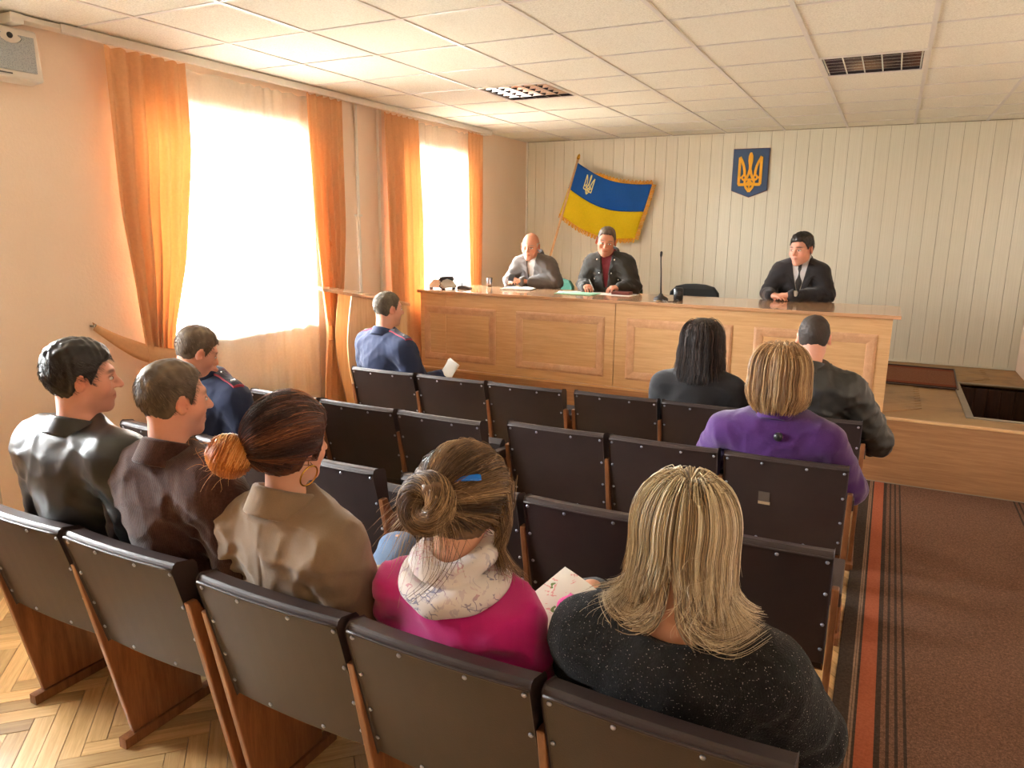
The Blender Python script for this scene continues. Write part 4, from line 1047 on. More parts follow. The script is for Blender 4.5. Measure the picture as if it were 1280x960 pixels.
OLIVE = cloth_mat('dark_olive_jacket_cloth', sr(52, 48, 42), .7, 260, .2)
t = NT('black_glitter_knit'); v = t.coord(); vo = t.n('TexVoronoi'); vo.inputs['Scale'].default_value = 190; t.l(v, vo.inputs['Vector'])
mask = t.math('MULTIPLY', t.math('LESS_THAN', vo.outputs['Distance'], .20), t.math('GREATER_THAN', t.noise(t.coord((40, 40, 90)), 3, 2), .52))
kn = t.noise(t.coord((260, 260, 160)), 1.0, 2); fz = t.noise(v, 30, 4)
t.col(t.mix(t.math('MULTIPLY', mask, .6), t.ramp(fz, [(.3, sr(22, 22, 23)), (.7, sr(36, 36, 37))]), sr(200, 190, 180)))
t.set(.85, 0, .2, .06); t.bump(kn, .6, .006); KNIT = t.m
t = NT('printed_scarf'); v = t.coord(); w = t.n('TexVoronoi', feature='DISTANCE_TO_EDGE'); w.inputs['Scale'].default_value = 40; nz = t.n('TexNoise'); nz.inputs['Scale'].default_value = 22
t.l(v, nz.inputs['Vector']); vv = t.n('VectorMath', operation='MULTIPLY_ADD'); t.l(nz.outputs['Color'], vv.inputs[0]); vv.inputs[1].default_value = (.05, .05, .05); t.l(v, vv.inputs[2]); t.l(vv.outputs[0], w.inputs['Vector'])
sel = t.noise(v, 13, 2); line = t.math('MULTIPLY', t.math('LESS_THAN', w.outputs['Distance'], .05), t.math('GREATER_THAN', sel, .52))
fill = t.math('MULTIPLY', t.math('GREATER_THAN', t.noise(v, 24, 3, .6, 1.2), .57), .8)
hue = t.ramp(t.noise(v, 9, 1), [(.42, sr(104, 108, 146)), (.5, sr(150, 132, 160)), (.58, sr(206, 140, 158))])
c_ = t.mix(fill, sr(228, 222, 220), t.mix(.35, sr(226, 220, 222), hue)); c_ = t.mix(t.math('MULTIPLY', line, .75), c_, hue); t.col(c_); t.set(.85, 0, .2, .2); t.bump(t.noise(v, 300, 2), .15, .003); SCARF = t.m
M['bluclip'] = plain('blue_plastic_clip', sr(30, 120, 230), .2)
M['shirtw'] = cloth_mat('white_shirt_cloth', sr(214, 214, 216), .8, 300, .1)
M['red_knit'] = cloth_mat('maroon_knit', sr(112, 34, 42), .9, 300, .3)
LT, PK, RD = SKIN['light'], SKIN['pink'], SKIN['ruddy']

# ======== nearest row
r, G = person('man in a glossy black leather jacket at the left edge, face in profile', at((4, 'L', 1), .02), 0, (1.755, -1.205, 1.315),
    dict(hrot=(-32, 2, 0), sw=.215, w=1.14, slope=.0, jaw=1.05, nw=1.08), PK, 'leather_jacket', BL, M['blacktrouser'],
    dict(f=.022, wr=0.0065, ws=13, fat=1.3, seed=1), .0064, .0085, dict(h=.026, R=.080, Ry=.084), .35)
hl = dict(back=-.068, side=-.004, front=.062, fy=.088)
h = hairmesh(r, G, hair_cap_fn(G, .012, .0028, hl, topt=.012), HAIR_DARK)
short_strands(G, 'hair_strands', HAIR_DARK, h, 2200, hl, .026, .018, .0007, (0, .6, -.3), 3); eyes(r, G)
r, G = person('man in a dark brown corduroy jacket with short thinning brown hair', at((4, 'L', 2), .0), 0, (2.183, -1.19, 1.287),
    dict(hrot=(-17, 4, 0), sw=.200, w=1.10, jaw=1.02, nw=1.06), PK, 'corduroy_jacket', CORD, M['blacktrouser'],
    dict(f=.020, wr=0.0076, ws=20, fat=1.28, seed=4), .0064, .0085, dict(h=.032, R=.078, Ry=.082, th=.009), .5)
hl = dict(back=-.064, side=.0, front=.088, fy=.082)
h = hairmesh(r, G, hair_cap_fn(G, .007, .002, hl, topt=.006), HAIR_BROWN)
short_strands(G, 'hair_strands', HAIR_BROWN, h, 2600, hl, .018, .012, .0006, (0, .5, -.4), 4, .1, .9); eyes(r, G)

# woman in the tan coat: auburn hair drawn to a ginger bun
def seam_back(G):
    def f(p): return .004*np.exp(-((p[:, 0]-G.N[0]*.6)/.004)**2)*(p[:, 1] < G.N[1])+.003*np.exp(-((np.abs(p[:, 0]-G.N[0]*.6)-G.sw*.86)/.005)**2)*(p[:, 1] < G.S[1][1])
    return f
spec = dict(hrot=(-6, 4, 0), sw=.190, w=1.02, slope=.018)
r, G = person('woman in a tan coat with auburn hair in a ginger bun and a hoop earring', at((4, 'R', 0), -.05), -.10, (2.655, -1.185, 1.212),
    dict(spec, jaw=.9, wrist={1: (.17, .26, .64), -1: (-.02, .26, .66)}, knee={1: (-.20, .56, .62), -1: (-.16, .48, .53)}), LT, 'tan_coat', TAN, M['denim'],
    dict(f=.020, wr=0.0102, ws=15, fat=1.3, seed=2, neck=.045, seams=True), .0064, .0085, dict(h=.034, R=.086, Ry=.092, th=.008, off=(0, -.006, .028), flare=.15), 0)
bun = np.array([-.052, -.132, -.020])
hl = dict(back=-.082, side=-.030, front=.060, fy=.086)
h = hairmesh(r, G, hair_cap_fn(G, .027, .0022, hl, topt=.008), HAIR_RED, tint=hair_tint(G, 30, (1, .4, 1), .1, .75))
q, nn = scalp_roots(2100, hl, 7, G.hw); off = .024+.012*np.random.default_rng(1).random(len(q))
sh = shell_fn(G, body=False)
def fld(p, fr, v):
    d = bun-p; L = np.linalg.norm(d, axis=1)[:, None]; return d/(L+1e-6)*np.minimum(1, L/.02)+np.array([0, 0, .18])*(1-fr)
q0 = q+nn*.012; pa = grow(G, q0, np.zeros_like(q0)+[0, -.3, .1], 10, .018, fld, off, sh)
strands(G, 'hair_strands', HAIR_RED, h, pa, .0011, .1, .95, 2, .6, .5+.5*np.sin(q[:, 2]*90+q[:, 0]*50))
def bunfn(p):
    q = ((p-G.hc) @ G.hR)/G.hs; d = ell(q, bun+[-.012, -.022, -.004], (.058, .050, .052)); return (d-.005*np.sin(70*q[:, 2]+45*q[:, 0]+4*wob(q, 24, 2))-.002*wob(q, 110, 3))*G.hs
b = sdf_obj('hair_bun', bunfn, tuple(G.hc+[-.26, -.30, -.18]), tuple(G.hc+[.14, .0, .14]), .0045, HAIR_BUN, r, tintf=hair_tint(G, 50, (1, .3, 1), .1, .8))
def bun_loops(cen, rx, n, ax, seed, spread=1.0, turns=.8):
    rr = np.random.default_rng(seed); t_ = np.linspace(0, 1, 16)[None, :]; a0 = rr.random((n, 1))*2*PI; w = (rr.random((n, 1))-.5)*2
    ang = a0+t_*2*PI*turns*(.6+.5*rr.random((n, 1))); ph = np.arcsin(np.clip(w, -1, 1))*.9
    R = rx*(1+.10*rr.random((n, 1))+.02*np.sin(5*ang)); X = R*np.cos(ph)*np.cos(ang); Y = R*np.cos(ph)*np.sin(ang); Z = R*np.sin(ph)+.004*np.sin(ang*2+a0)
    p = np.stack([X, Y, Z], -1); A = np.array(Vector((0, 0, 1)).rotation_difference(Vector(ax)).to_matrix()); return p @ A.T+cen
strands(G, 'bun_strands', HAIR_BUN, b, bun_loops(bun+[-.012, -.022, -.004], .057, 800, (-.6, -.6, .3), 3), .0013, .1, 1, 3, .5)
rr = np.random.default_rng(9); n = 150; p0 = bun+[-.012, -.022, -.004]+rr.normal(size=(n, 3))*.022; dv = rr.normal(size=(n, 3))*.6+[-.4, -.5, .5]; dv /= np.linalg.norm(dv, axis=1)[:, None]
L = .03+.05*rr.random((n, 1)); fly = np.stack([p0+dv*L*k/7+np.array([0, 0, -.02])*(k/7)**2+.004*np.sin(k*.9+p0*200) for k in range(8)], 1)
strands(G, 'loose_hair', HAIR_BUN, b, fly, .0006, .4, 1, 4, .4)
c = to_world(G, np.array([[.083, -.002, -.078]]))[0]
R_ = .030; ring = [tuple(c+np.array([.01*math.sin(a), R_*math.cos(a), R_*math.sin(a)-.0])) for a in np.linspace(0, 2*PI, 33)]
er = MB().tube(ring, .0024, 8, cap=False).obj('hoop_earring', M['gold'], r, smooth=True)
MB().tube([tuple(c+np.array([0, .0, R_])), tuple(c+np.array([-.002, .004, R_+.022]))], .0012, 6).obj('ear_wire', M['gold'], er, smooth=True)
cp = np.array([-.040, -.128, -.018])
ring = [tuple(to_world(G, np.array([cp+[.030*math.cos(a), -.004+.012*math.cos(a), .034*math.sin(a)]]))[0]) for a in np.linspace(-.9, 2.2, 14)]
MB().tube(ring, [.0042+.0014*(i % 2) for i in range(14)], 8).obj('bun_clasp', M['chrome'], b, smooth=True)

# woman in the magenta cardigan, messy bun, scarf
r, G = person('woman in a magenta cardigan and printed scarf with a blue hair clip', at((4, 'R', 1), -.04), -.12, (3.215, -1.165, 1.128),
    dict(hrot=(4, 20, 3), sw=.180, w=1.0, slope=.02, jaw=.88, wrist={1: (.15, .24, .76), -1: (-.10, .40, .64)}, knee={1: (.04, .58, .63), -1: (-.10, .48, .53)}), LT, 'cardigan', PINK, M['blacktrouser'],
    dict(f=.014, wr=0.0102, ws=17, fat=1.18, seed=3, neck=.0), .0064, .0085, None, 0)
hl = dict(back=-.090, side=-.034, front=.060, fy=.086)
h = hairmesh(r, G, hair_cap_fn(G, .032, .003, hl, topt=.010), HAIR_LT, tint=hair_tint(G, 34, (1, .5, 1), .1, .7))
bun = np.array([-.004, -.138, -.008]); sh = shell_fn(G, body=False)
q, nn = scalp_roots(2100, hl, 8, G.hw); off = .029+.016*np.random.default_rng(1).random(len(q))
q0 = q+nn*.012; pa = grow(G, q0, np.zeros_like(q0)+[0, -.3, .15], 10, .018, fld, off, sh)
pa += np.cumsum(np.random.default_rng(4).normal(size=pa.shape)*.0006, 1)
strands(G, 'hair_strands', HAIR_LT, h, pa, .0011, .05, .9, 2, .6, .5+.5*np.sin(q[:, 2]*80+q[:, 0]*60))
bc = bun+[-.004, -.020, .0]
def bunfn2(p):
    q = ((p-G.hc) @ G.hR)/G.hs; u = q-bc.astype(F32); rad = np.sqrt(u[:, 0]**2+u[:, 2]**2+1e-9); d = np.sqrt((rad-.042)**2+(u[:, 1]*.9)**2)-.030
    return (d-.004*np.sin(3*np.arctan2(u[:, 2], u[:, 0])+60*u[:, 1]+2*wob(q, 30, 2))-.002*wob(q, 110, 3))*G.hs
b = sdf_obj('hair_bun', bunfn2, tuple(G.hc+[-.22, -.28, -.14]), tuple(G.hc+[.14, .0, .18]), .0045, HAIR_LT, r, tintf=hair_tint(G, 50, (1, .3, 1), .1, .8))
rr = np.random.default_rng(3); n = 900; t_ = np.linspace(0, 1, 14)[None, :]; a0 = rr.random((n, 1))*2*PI; b0 = rr.random((n, 1))*2*PI
ang = a0+t_*2*PI*(.35+.4*rr.random((n, 1))); mi_ = .031+.007*rr.random((n, 1)); bb = b0+t_*2.2
pl_ = np.stack([(.042+mi_*np.cos(bb))*np.cos(ang), mi_*np.sin(bb), (.042+mi_*np.cos(bb))*np.sin(ang)], -1)+bc
strands(G, 'bun_strands', HAIR_LT, b, pl_, .0010, .1, 1, 3, .5)
n = 260; aa = rr.random(n)*2*PI; p0 = bc+np.stack([.05*np.cos(aa), -.02+.03*rr.random(n), .05*np.sin(aa)], 1); dv = np.stack([np.cos(aa)*.8, -.3+.6*rr.random(n), np.sin(aa)*.6-.3], 1)+rr.normal(size=(n, 3))*.3
L = .03+.06*rr.random((n, 1)); fly = np.stack([p0+dv*L*k/8+np.array([0, 0, -.05])*(k/8)**2+.004*np.sin(k*.8+p0*150) for k in range(9)], 1)
strands(G, 'loose_hair', HAIR_LT, b, fly, .0006, .3, 1, 4, .4)
# locks hanging in front of the right ear and on the nape
n = 420; q0 = np.stack([.086+.016*rr.random(n), .005+.06*rr.random(n), .03+.03*rr.normal(size=n)], 1); shb = shell_fn(G, body=True)
pa = grow(G, q0, np.zeros_like(q0)+[.2, 0, -1], 14, .0125, lambda p, fr, v: np.array([.12*math.sin(fr*7), .10, -1.0])+.25*np.sin(p*60+fr*5), .016+.030*rr.random(n), shb)
strands(G, 'side_lock', HAIR_LT, h, pa, .0009, .25, 1, 5, .2)
n = 9; q0 = np.stack([.025+.04*rr.normal(size=n), -.10+.0*rr.random(n), -.075+.01*rr.normal(size=n)], 1)
pa = grow(G, q0, np.zeros_like(q0)+[.0, -.2, -1], 14, .0125, lambda p, fr, v: np.array([.2*math.sin(fr*5), -.35, -1.0])+.3*np.sin(p*40+fr*4), .012+.01*rr.random(n), shb)
strands(G, 'nape_wisps', HAIR_LT, h, pa, .0008, .15, .5, 6, .5)
cl = to_world(G, np.array([[.034, -.132, .052], [.090, -.098, .078]])); d_ = cl[1]-cl[0]
cb = MB(); A, B = Vector(cl[0]), Vector(cl[1]); up = Vector((G.hR @ np.array([.2, -.75, .6], F32)).tolist()); sd = (B-A).cross(up).normalized(); up = sd.cross(B-A).normalized()
v = []
for i in range(9):
    t_ = i/8; w_ = .005+.007*t_ if i < 8 else .009; bp = A.lerp(B, t_)+up*(.006+.010*math.sin(PI*t_)*.5)
    v += [bp-sd*w_, bp-sd*w_*.6+up*.004, bp+sd*w_*.6+up*.004, bp+sd*w_, bp-up*.003]
f_ = [(i*5+j, i*5+(j+1) % 5, (i+1)*5+(j+1) % 5, (i+1)*5+j) for i in range(8) for j in range(5)]+[(4, 3, 2, 1, 0), (40, 41, 42, 43, 44)]
co = MB().add(v, f_).obj('hair_clip', M['bluclip'], h, smooth=False); co['label'] = 'bright blue hair clip'; add_bevel(co, .001, 2)
# scarf
NB = G.N.astype(F32)
def scarf(p):
    d = np.full(len(p), 9., F32)
    for (cz, R, Ry, th, pit, oy) in ((.072, .084, .090, .032, 12, -.004), (.022, .106, .108, .034, 16, -.006), (.008, .128, .116, .026, 15, -.006)):
        c_ = NB+np.array([0, oy-.002, cz], F32); q = (p-c_) @ rot(0, math.radians(-pit), 0)
        rad = np.sqrt((q[:, 0]/R)**2+(q[:, 1]/Ry)**2)*R; a = np.arctan2(q[:, 0], -q[:, 1])
        d = smin(d, np.sqrt((rad-R)**2+(q[:, 2]*1.1+.006*np.sin(3*a+cz*90))**2)-th, .010)
    return d-.0035*np.sin(55*p[:, 2]+20*p[:, 0]+3*wob(p, 14, 3))-.002*wob(p, 55, 2)
sdf_obj('scarf', scarf, tuple(G.N-[.2, .2, .12]), tuple(G.N+[.2, .2, .14]), .006, SCARF, r)

# blonde woman in the black glitter knit
r, G = person('blonde woman with long highlighted hair in a black glittery knit sweater', at((4, 'R', 2), -.01, .28), .06, (3.785, -1.175, 1.158),
    dict(hrot=(-2, 10, 0), sw=.198, w=1.10, slope=.02, jaw=.9, nw=1.1, elbow={1: (.27, .06, .70), -1: (-.27, .08, .72)}, knee={-1: (-.12, .46, .53), 1: (.14, .46, .53)}), LT, 'knit_sweater', KNIT, M['blacktrouser'],
    dict(f=.018, wr=.007, ws=14, fat=1.36, seed=6, neck=.05, scoop=(.140, .14, .105, .090)), .0064, .0085, None, 0)
hl = dict(back=-.055, side=-.035, front=.065, fy=.088); sh = shell_fn(G)
def blmass(q, d):
    m = ell(q, (0, -.046, .0), (.074, .050, .085)); m = smax(m, -(q[:, 2]+.040), .02); d = smin(d, m, .02)
    x = q.copy(); x[:, 0] = np.abs(x[:, 0]); m = ell(x, (.078, -.010, -.065), (.012, .045, .085)); return smin(d, m, .02)
h = hairmesh(r, G, hair_cap_fn(G, .011, .002, hl, blmass, .0), HAIR_FAIR, lo=(-.14, -.2, -.2), tint=hair_tint(G, 60, (1, 1, .08), .2, .6))
rr = np.random.default_rng(21); q, nn = scalp_roots(4400, dict(back=-.010, side=-.03, front=.065, fy=.088), 12, G.hw)
crown = np.array([.005, -.03, .125]); az = np.abs(np.arctan2(q[:, 0], -q[:, 1]-.01))           # 0 at the back, pi at the brow
zend = np.interp(az, [0, .35, .8, 1.2, 3.2], [-.035, -.050, -.105, -.140, -.150])-.03*rr.random(len(q)); nsg = 15
dsv = (q[:, 2]-zend+.35*np.maximum(q[:, 2]-.03, 0)+.03)/nsg
def f1(p, fr, v):
    aw = p-crown; aw[:, 2] = 0; L = np.linalg.norm(aw, axis=1)[:, None]+1e-6; w = np.clip((p[:, 2:3]-.095)/.04, 0, 1); sx_ = np.sign(q[:, :1])
    end = max(0, (fr-.72)/.28); bk = (az < .9)[:, None]
    side = np.concatenate([sx_*(.05+.25*end*bk-.55*end*~bk), .10*end*bk+.5*end*~bk, .0*w], 1)
    return aw/L*(w*1.0+.15*(p[:, 2:3] > .03))+np.array([0, 0, -1.0])*(1-w*.7)+side*(p[:, 2:3] < .0)
hi_ = np.clip((q[:, 2]-.055)/.03, 0, 1); off = .013+.006*rr.random(len(q))+hi_*(.012+.018*rr.random(len(q))); q0 = q+nn*(.006+.008*hi_[:, None])
pa = grow(G, q0, nn*.1+(q-crown)*[1, 1, .2], nsg, dsv, f1, off, sh, HUG)
cl_ = .5+.5*np.sin(np.arctan2(q[:, 0], -q[:, 1]-.02)*23+1.3*np.sin(q[:, 2]*60)+.5*rr.normal(size=len(q)))
strands(G, 'hair_strands', HAIR_FAIR, h, pa, .0011, .05, 1., 2, .3, cl_)
# nape hair parted in the middle, sweeping round both sides of the neck to the front
n = 620; sg = np.where(rr.random(n) < .5, -1, 1); u_ = rr.random(n); q0 = np.stack([sg*(.004+.050*u_), -.100+.02*u_, -.040-.045*rr.random(n)], 1)
dsn = .0120+.0045*rr.random(n)
def f2(p, fr, v):
    k2 = np.clip((fr-.22)/.28, 0, 1); k3 = np.clip((fr-.40)/.25, 0, 1); o = np.zeros_like(p); o[:, 0] = sg*(.12+1.0*k2*(1-.75*k3)); o[:, 1] = -.03+1.5*k3; o[:, 2] = -1.0*(1-.75*k2)+.15*k3; return o
pa2 = grow(G, q0, np.stack([sg*.1, 0*u_-.1, 0*u_-1], 1), 20, dsn, f2, .006+.016*rr.random(n), sh, .35)
strands(G, 'nape_hair', HAIR_FAIR, h, pa2, .0012, .0, .8, 3, .12)
n = 70; q0 = pa[rr.integers(0, len(pa), n), 12]; fly = grow(G, q0, rr.normal(size=(n, 3)), 10, .012, lambda p, fr, v: np.array([0, -.3, -.8])+1.0*np.sin(p*35+fr*6), .02+.02*rr.random(n), sh)
strands(G, 'loose_hair', HAIR_FAIR, h, fly, .0005, .2, .7, 5, .5)

# ======== third and second rows
REDEDGE = plain('red_edging', sr(150, 40, 60), .7); BOARD = cloth_mat('dark_board_cloth', sr(34, 30, 48), .8, 360, .2)
def epaulette(root, G, k, par):
    """shoulder board laid on the shoulder: strips follow the jacket surface."""
    fn = garment_fn(G, f=.018, wr=0, fat=1.24); a = G.SC*.62+G.S[k]*.38; b = G.S[k]+(G.S[k]-G.SC)*.22
    def strip(w, e, l0, l1, n=9):
        v = []
        for i in range(n):
            t_ = l0+(l1-l0)*i/(n-1); c_ = a*(1-t_)+b*t_
            for sy in (-1, -.33, .33, 1):
                zs_ = np.linspace(c_[2]+.20, c_[2]-.06, 130); P_ = np.stack([np.full(130, c_[0]), np.full(130, c_[1]+sy*w), zs_], 1).astype(F32); z = float(zs_[int(np.argmax(fn(P_) < 0))])
                v.append((float(c_[0]), float(c_[1]+sy*w), z+e))
        m_ = len(v); v += [(x, y, z-.012) for x, y, z in v]; f = []
        for i in range(n-1):
            for j in range(3): q = i*4+j; f += [(q, q+1, q+5, q+4), (m_+q, m_+q+4, m_+q+5, m_+q+1)]
            f += [(i*4, i*4+4, m_+i*4+4, m_+i*4), (i*4+3, m_+i*4+3, m_+i*4+7, i*4+7)]
        f += [(0, m_, m_+1, 1), (1, m_+1, m_+2, 2), (2, m_+2, m_+3, 3)]+[(m_-4+j, m_-3+j, 2*m_-3+j, 2*m_-4+j) for j in range(3)]
        return MB().add(v, f), v
    sb, v = strip(.030, .010, 0, 1); e = sb.obj('shoulder_board', REDEDGE, par)
    sb, v = strip(.026, .0115, .03, .97); sb.obj('board_face', BOARD, e)
    for t_, sy in ((1, 1.5), (6, 1.0), (6, 2.0)):
        q = v[t_*4+1]; y = q[1]+(sy-1.0)*.0173; MB().lathe([(.008, -.004), (.0045, .003), (.0005, .004)], 5, Matrix.Translation((q[0], y, q[2]))).obj('star', M['chrome'], e)
r, G = person('uniformed officer with short brown hair bowing his head before the sheer curtain', at((3, 'L', 0), .0, .25), -.15, (1.10, -.20, 1.205),
    dict(hrot=(-14, 24, 4), sw=.195, w=1.04, neck=(-.0, .09, 1.03), wrist={1: (.10, .40, .62), -1: (-.10, .40, .62)}), PK, 'uniform_jacket', NAVY, M['blacktrouser'], dict(f=.016, wr=0.0068, ws=20, fat=1.22, seed=7), .0070, .010, dict(h=.024, R=.076, Ry=.082), .2)
hl = dict(back=-.060, side=.0, front=.070, fy=.086)
h = hairmesh(r, G, hair_cap_fn(G, .008, .002, hl, topt=.006), HAIR_BROWN); short_strands(G, 'hair_strands', HAIR_BROWN, h, 1500, hl, .016, .012, .0008, (0, .5, -.4), 4); eyes(r, G)
for k in (-1, 1): epaulette(r, G, k, kid(r, 'uniform_jacket'))
r, G = person('grey-haired uniformed officer with shoulder boards seated in front of the lectern', at((1, 'L', 0), -.12, .24), -.25, (1.065, 1.43, 1.262),
    dict(hrot=(-12, 3, 0), sw=.205, w=1.14, nw=1.12, jaw=1.05, wrist={1: (.38, .17, .80), -1: (-.1, .40, .64)}, elbow={1: (.33, -.02, .76)}), PK, 'uniform_jacket', NAVY, M['blacktrouser'], dict(f=.018, wr=0.0068, ws=18, fat=1.25, seed=8), .0070, .010, dict(h=.024, R=.078, Ry=.084), .3)
hl = dict(back=-.066, side=.004, front=.070, fy=.084)
h = hairmesh(r, G, hair_cap_fn(G, .006, .0015, hl), HAIR_GREY); short_strands(G, 'hair_strands', HAIR_GREY, h, 1500, hl, .010, .009, .0008, (0, .4, -.4), 4); eyes(r, G)
for k in (-1, 1): epaulette(r, G, k, kid(r, 'uniform_jacket'))
OFF1 = (r, G)
r, G = person('woman in a purple jacket with a dark blonde bob, seen from behind', at((2, 'R', 2), -.06, .24), 0, (3.745, .66, 1.185),
    dict(hrot=(-4, 6, 0), sw=.205, w=1.14, slope=.01, jaw=.9, elbow={-1: (-.33, .03, .70), 1: (.31, .03, .70)}), LT, 'purple_jacket', PURPLE, M['blacktrouser'], dict(f=.018, wr=0.0068, ws=16, fat=1.3, seed=9), .0070, .010, dict(h=.020, R=.078, Ry=.082), 0)
jk = kid(r, 'purple_jacket')
def surf_back(G, x, z, f):
    P_ = np.stack([np.full(120, x), np.linspace(G.N[1]-.40, G.N[1]+.1, 120), np.full(120, z)], 1).astype(F32); return float(P_[int(np.argmax(torso(P_, G, f) < 0)), 1])
bx0, bz0 = float(G.N[0])+.03, .955
MB().lathe([(.0185, -.012), (.0185, .005), (.013, .011), (.001, .013)], 20, Matrix.Translation((bx0, surf_back(G, bx0, bz0, .018)-.004, bz0)) @ Matrix.Rotation(PI/2, 4, 'X')).obj('back_button', M['black'], jk, smooth=True)
def bob(root, G, mat, low, seed, wave, r0, cmin=.0, cmax=1.0, curl=.0, n=2200, wid=1.0, vol=.0):
    hl = dict(back=-.070, side=-.035, front=.065, fy=.088); sh = shell_fn(G, body=False)
    def ms(q, d):
        m = ell(q, (0, -.040, -.02), ((.098+vol)*wid, .078+vol, .14)); m = smax(m, -(q[:, 2]-low*.90), .02); m = smax(m, q[:, 1]-.04, .02)
        return smin(d, m-.0035*np.sin(q[:, 0]*160+2.5*wob(q, 24, 1)), .04)
    h = hairmesh(root, G, hair_cap_fn(G, .026+vol*.7, .002, hl, ms, .006), mat, .005, (-.16, -.2, -.28), tint=hair_tint(G, 40, (1, 1, .1), .05, .7))
    rr = np.random.default_rng(seed); q, nn = scalp_roots(n, dict(back=-.03, side=-.03, front=.065, fy=.088), seed, G.hw); cr2 = np.array([.0, -.03, .125])
    def f(p, fr, v):
        aw = p-cr2; aw[:, 2] = 0; L = np.linalg.norm(aw, axis=1)[:, None]+1e-6; w = np.clip((p[:, 2:3]-.095)/.04, 0, 1)
        e = max(0, (fr-.78)/.22)*curl; o = aw/L*(w*1.2+.12*(p[:, 2:3] > -.04)-e)+np.array([0, 0, -1.0])*(1-w*.6); o[:, 0] += wave*np.sin(p[:, 2]*55+q[:, 1]*60); return o
    hi_ = np.clip((q[:, 2]-.055)/.03, 0, 1); off = .014+vol+.006*rr.random(len(q))+hi_*(.012+.018*rr.random(len(q))); ns = 11; ds = (q[:, 2]-low+.35*np.maximum(q[:, 2]-.03, 0)+.04+.02*rr.random(len(q)))/ns
    pa = grow(G, q+nn*.014, nn*.3+(q-cr2), ns, ds, f, off, sh, HUG)
    cl_ = .5+.5*np.sin(np.arctan2(q[:, 0], -q[:, 1]-.02)*19+rr.normal(size=len(q))*.5)
    strands(G, 'hair_strands', mat, h, pa, r0, cmin, cmax, seed, .4, cl_); return h
bob(r, G, HAIR_BOB, -.095, 31, .15, .0016, 0, 1, .9, 1900, 1.0, .014)
# ======== front row
r, G = person('woman with shoulder-length near-black hair in a black jacket', at((1, 'R', 1), -.07, .22), 0, (3.215, 1.50, 1.175),
    dict(hrot=(4, 4, 0), sw=.195, w=1.06, slope=.0, jaw=.9, elbow={-1: (-.27, .03, .68), 1: (.27, .03, .68)}), LT, 'black_jacket', BLACKW, M['blacktrouser'], dict(f=.018, wr=0.0051, ws=14, fat=1.25, seed=3), .0080, .011, dict(h=.02, R=.076, Ry=.08), 0)
bob(r, G, HAIR_ESP, -.165, 33, .30, .0018, 0, 1, -.35, 1400, 1.0, .008)
r, G = person('man with cropped dark hair in a dark leather jacket, at the aisle end', at((1, 'R', 2), .02, .26), -.05, (3.800, 1.53, 1.250),
    dict(hrot=(6, 14, 0), sw=.20, w=1.1, slope=.01, nw=1.05, elbow={1: (.30, .05, .70), -1: (-.28, .05, .70)}), PK, 'leather_jacket', BL2, M['blacktrouser'], dict(f=.022, wr=0.0102, ws=22, fat=1.35, seed=5, neck=.08), .0075, .010, dict(h=.030, R=.078, Ry=.082), .2)
hl = dict(back=-.060, side=.0, front=.070, fy=.086)
h = hairmesh(r, G, hair_cap_fn(G, .006, .0012, hl, topt=.004), HAIR_CROP); short_strands(G, 'hair_strands', HAIR_CROP, h, 1500, hl, .009, .009, .0008, (0, .4, -.4), 4)

# ======== behind the table (facing the hall)
TT = TZ-ZS
def shirt_fn(G, w0, w1, z0, z1, dy):
    """shirt front seen in the open jacket: a wedge on the chest."""
    def fn(p):
        d = torso(p, G, dy); x = p[:, 0]-G.N[0]; t_ = np.clip((p[:, 2]-z0)/(z1-z0), 0, 1); w = w0+(w1-w0)*t_
        d = np.maximum(d, np.abs(x)-w); d = np.maximum(d, np.maximum(z0-p[:, 2], p[:, 2]-z1-.05)); return np.maximum(d, G.N[1]-p[:, 1])
    return fn
def lapel(G, par, mat, k, pts, th=.006, off=.0, f=.02):
    """flat lapel laid on the chest surface; pts (x, z) outline relative to the neck base."""
    gfn = garment_fn(G, f=f, wr=0)
    ps = []
    n = len(pts); cx = sum(p[0] for p in pts)/n; cz = sum(p[1] for p in pts)/n
    allp = [(k*p[0]+G.N[0], p[1]+G.N[2]) for p in pts]+[(k*cx+G.N[0], cz+G.N[2])]
    for lift in (off+th, off-.004):
        for (x, z) in allp:
            ys_ = np.linspace(G.N[1]+.32, G.N[1]-.05, 75); P_ = np.stack([np.full(75, x), ys_, np.full(75, z)], 1).astype(F32)
            d = torso(P_, G, f); i = np.argmax(d < lift); ps.append((x, float(ys_[i]), z))
    m_ = n+1; f_ = [(i, (i+1) % n, n) for i in range(n)]+[(m_+(i+1) % n, m_+i, m_+n) for i in range(n)]+[(i, m_+i, m_+(i+1) % n, (i+1) % n) for i in range(n)]
    return MB().add(ps, f_).obj('lapel', mat, par)
def vwedge(G, w0, w1, z0, z1):
    def cut(p, d):
        x = np.abs(p[:, 0]-G.N[0]-(p[:, 2]-G.N[2])*0); t_ = np.clip((p[:, 2]-z0)/(z1-z0), -.2, 1); w = w0+(w1-w0)*t_
        c = np.maximum(x-w, z0-p[:, 2]); c = np.maximum(c, (G.N[1]+.0)-p[:, 1]); return np.maximum(d, -c)
    return cut
def late(fn):          # garment cut that needs the joints: resolved once the figure exists
    return fn
VCH = {}
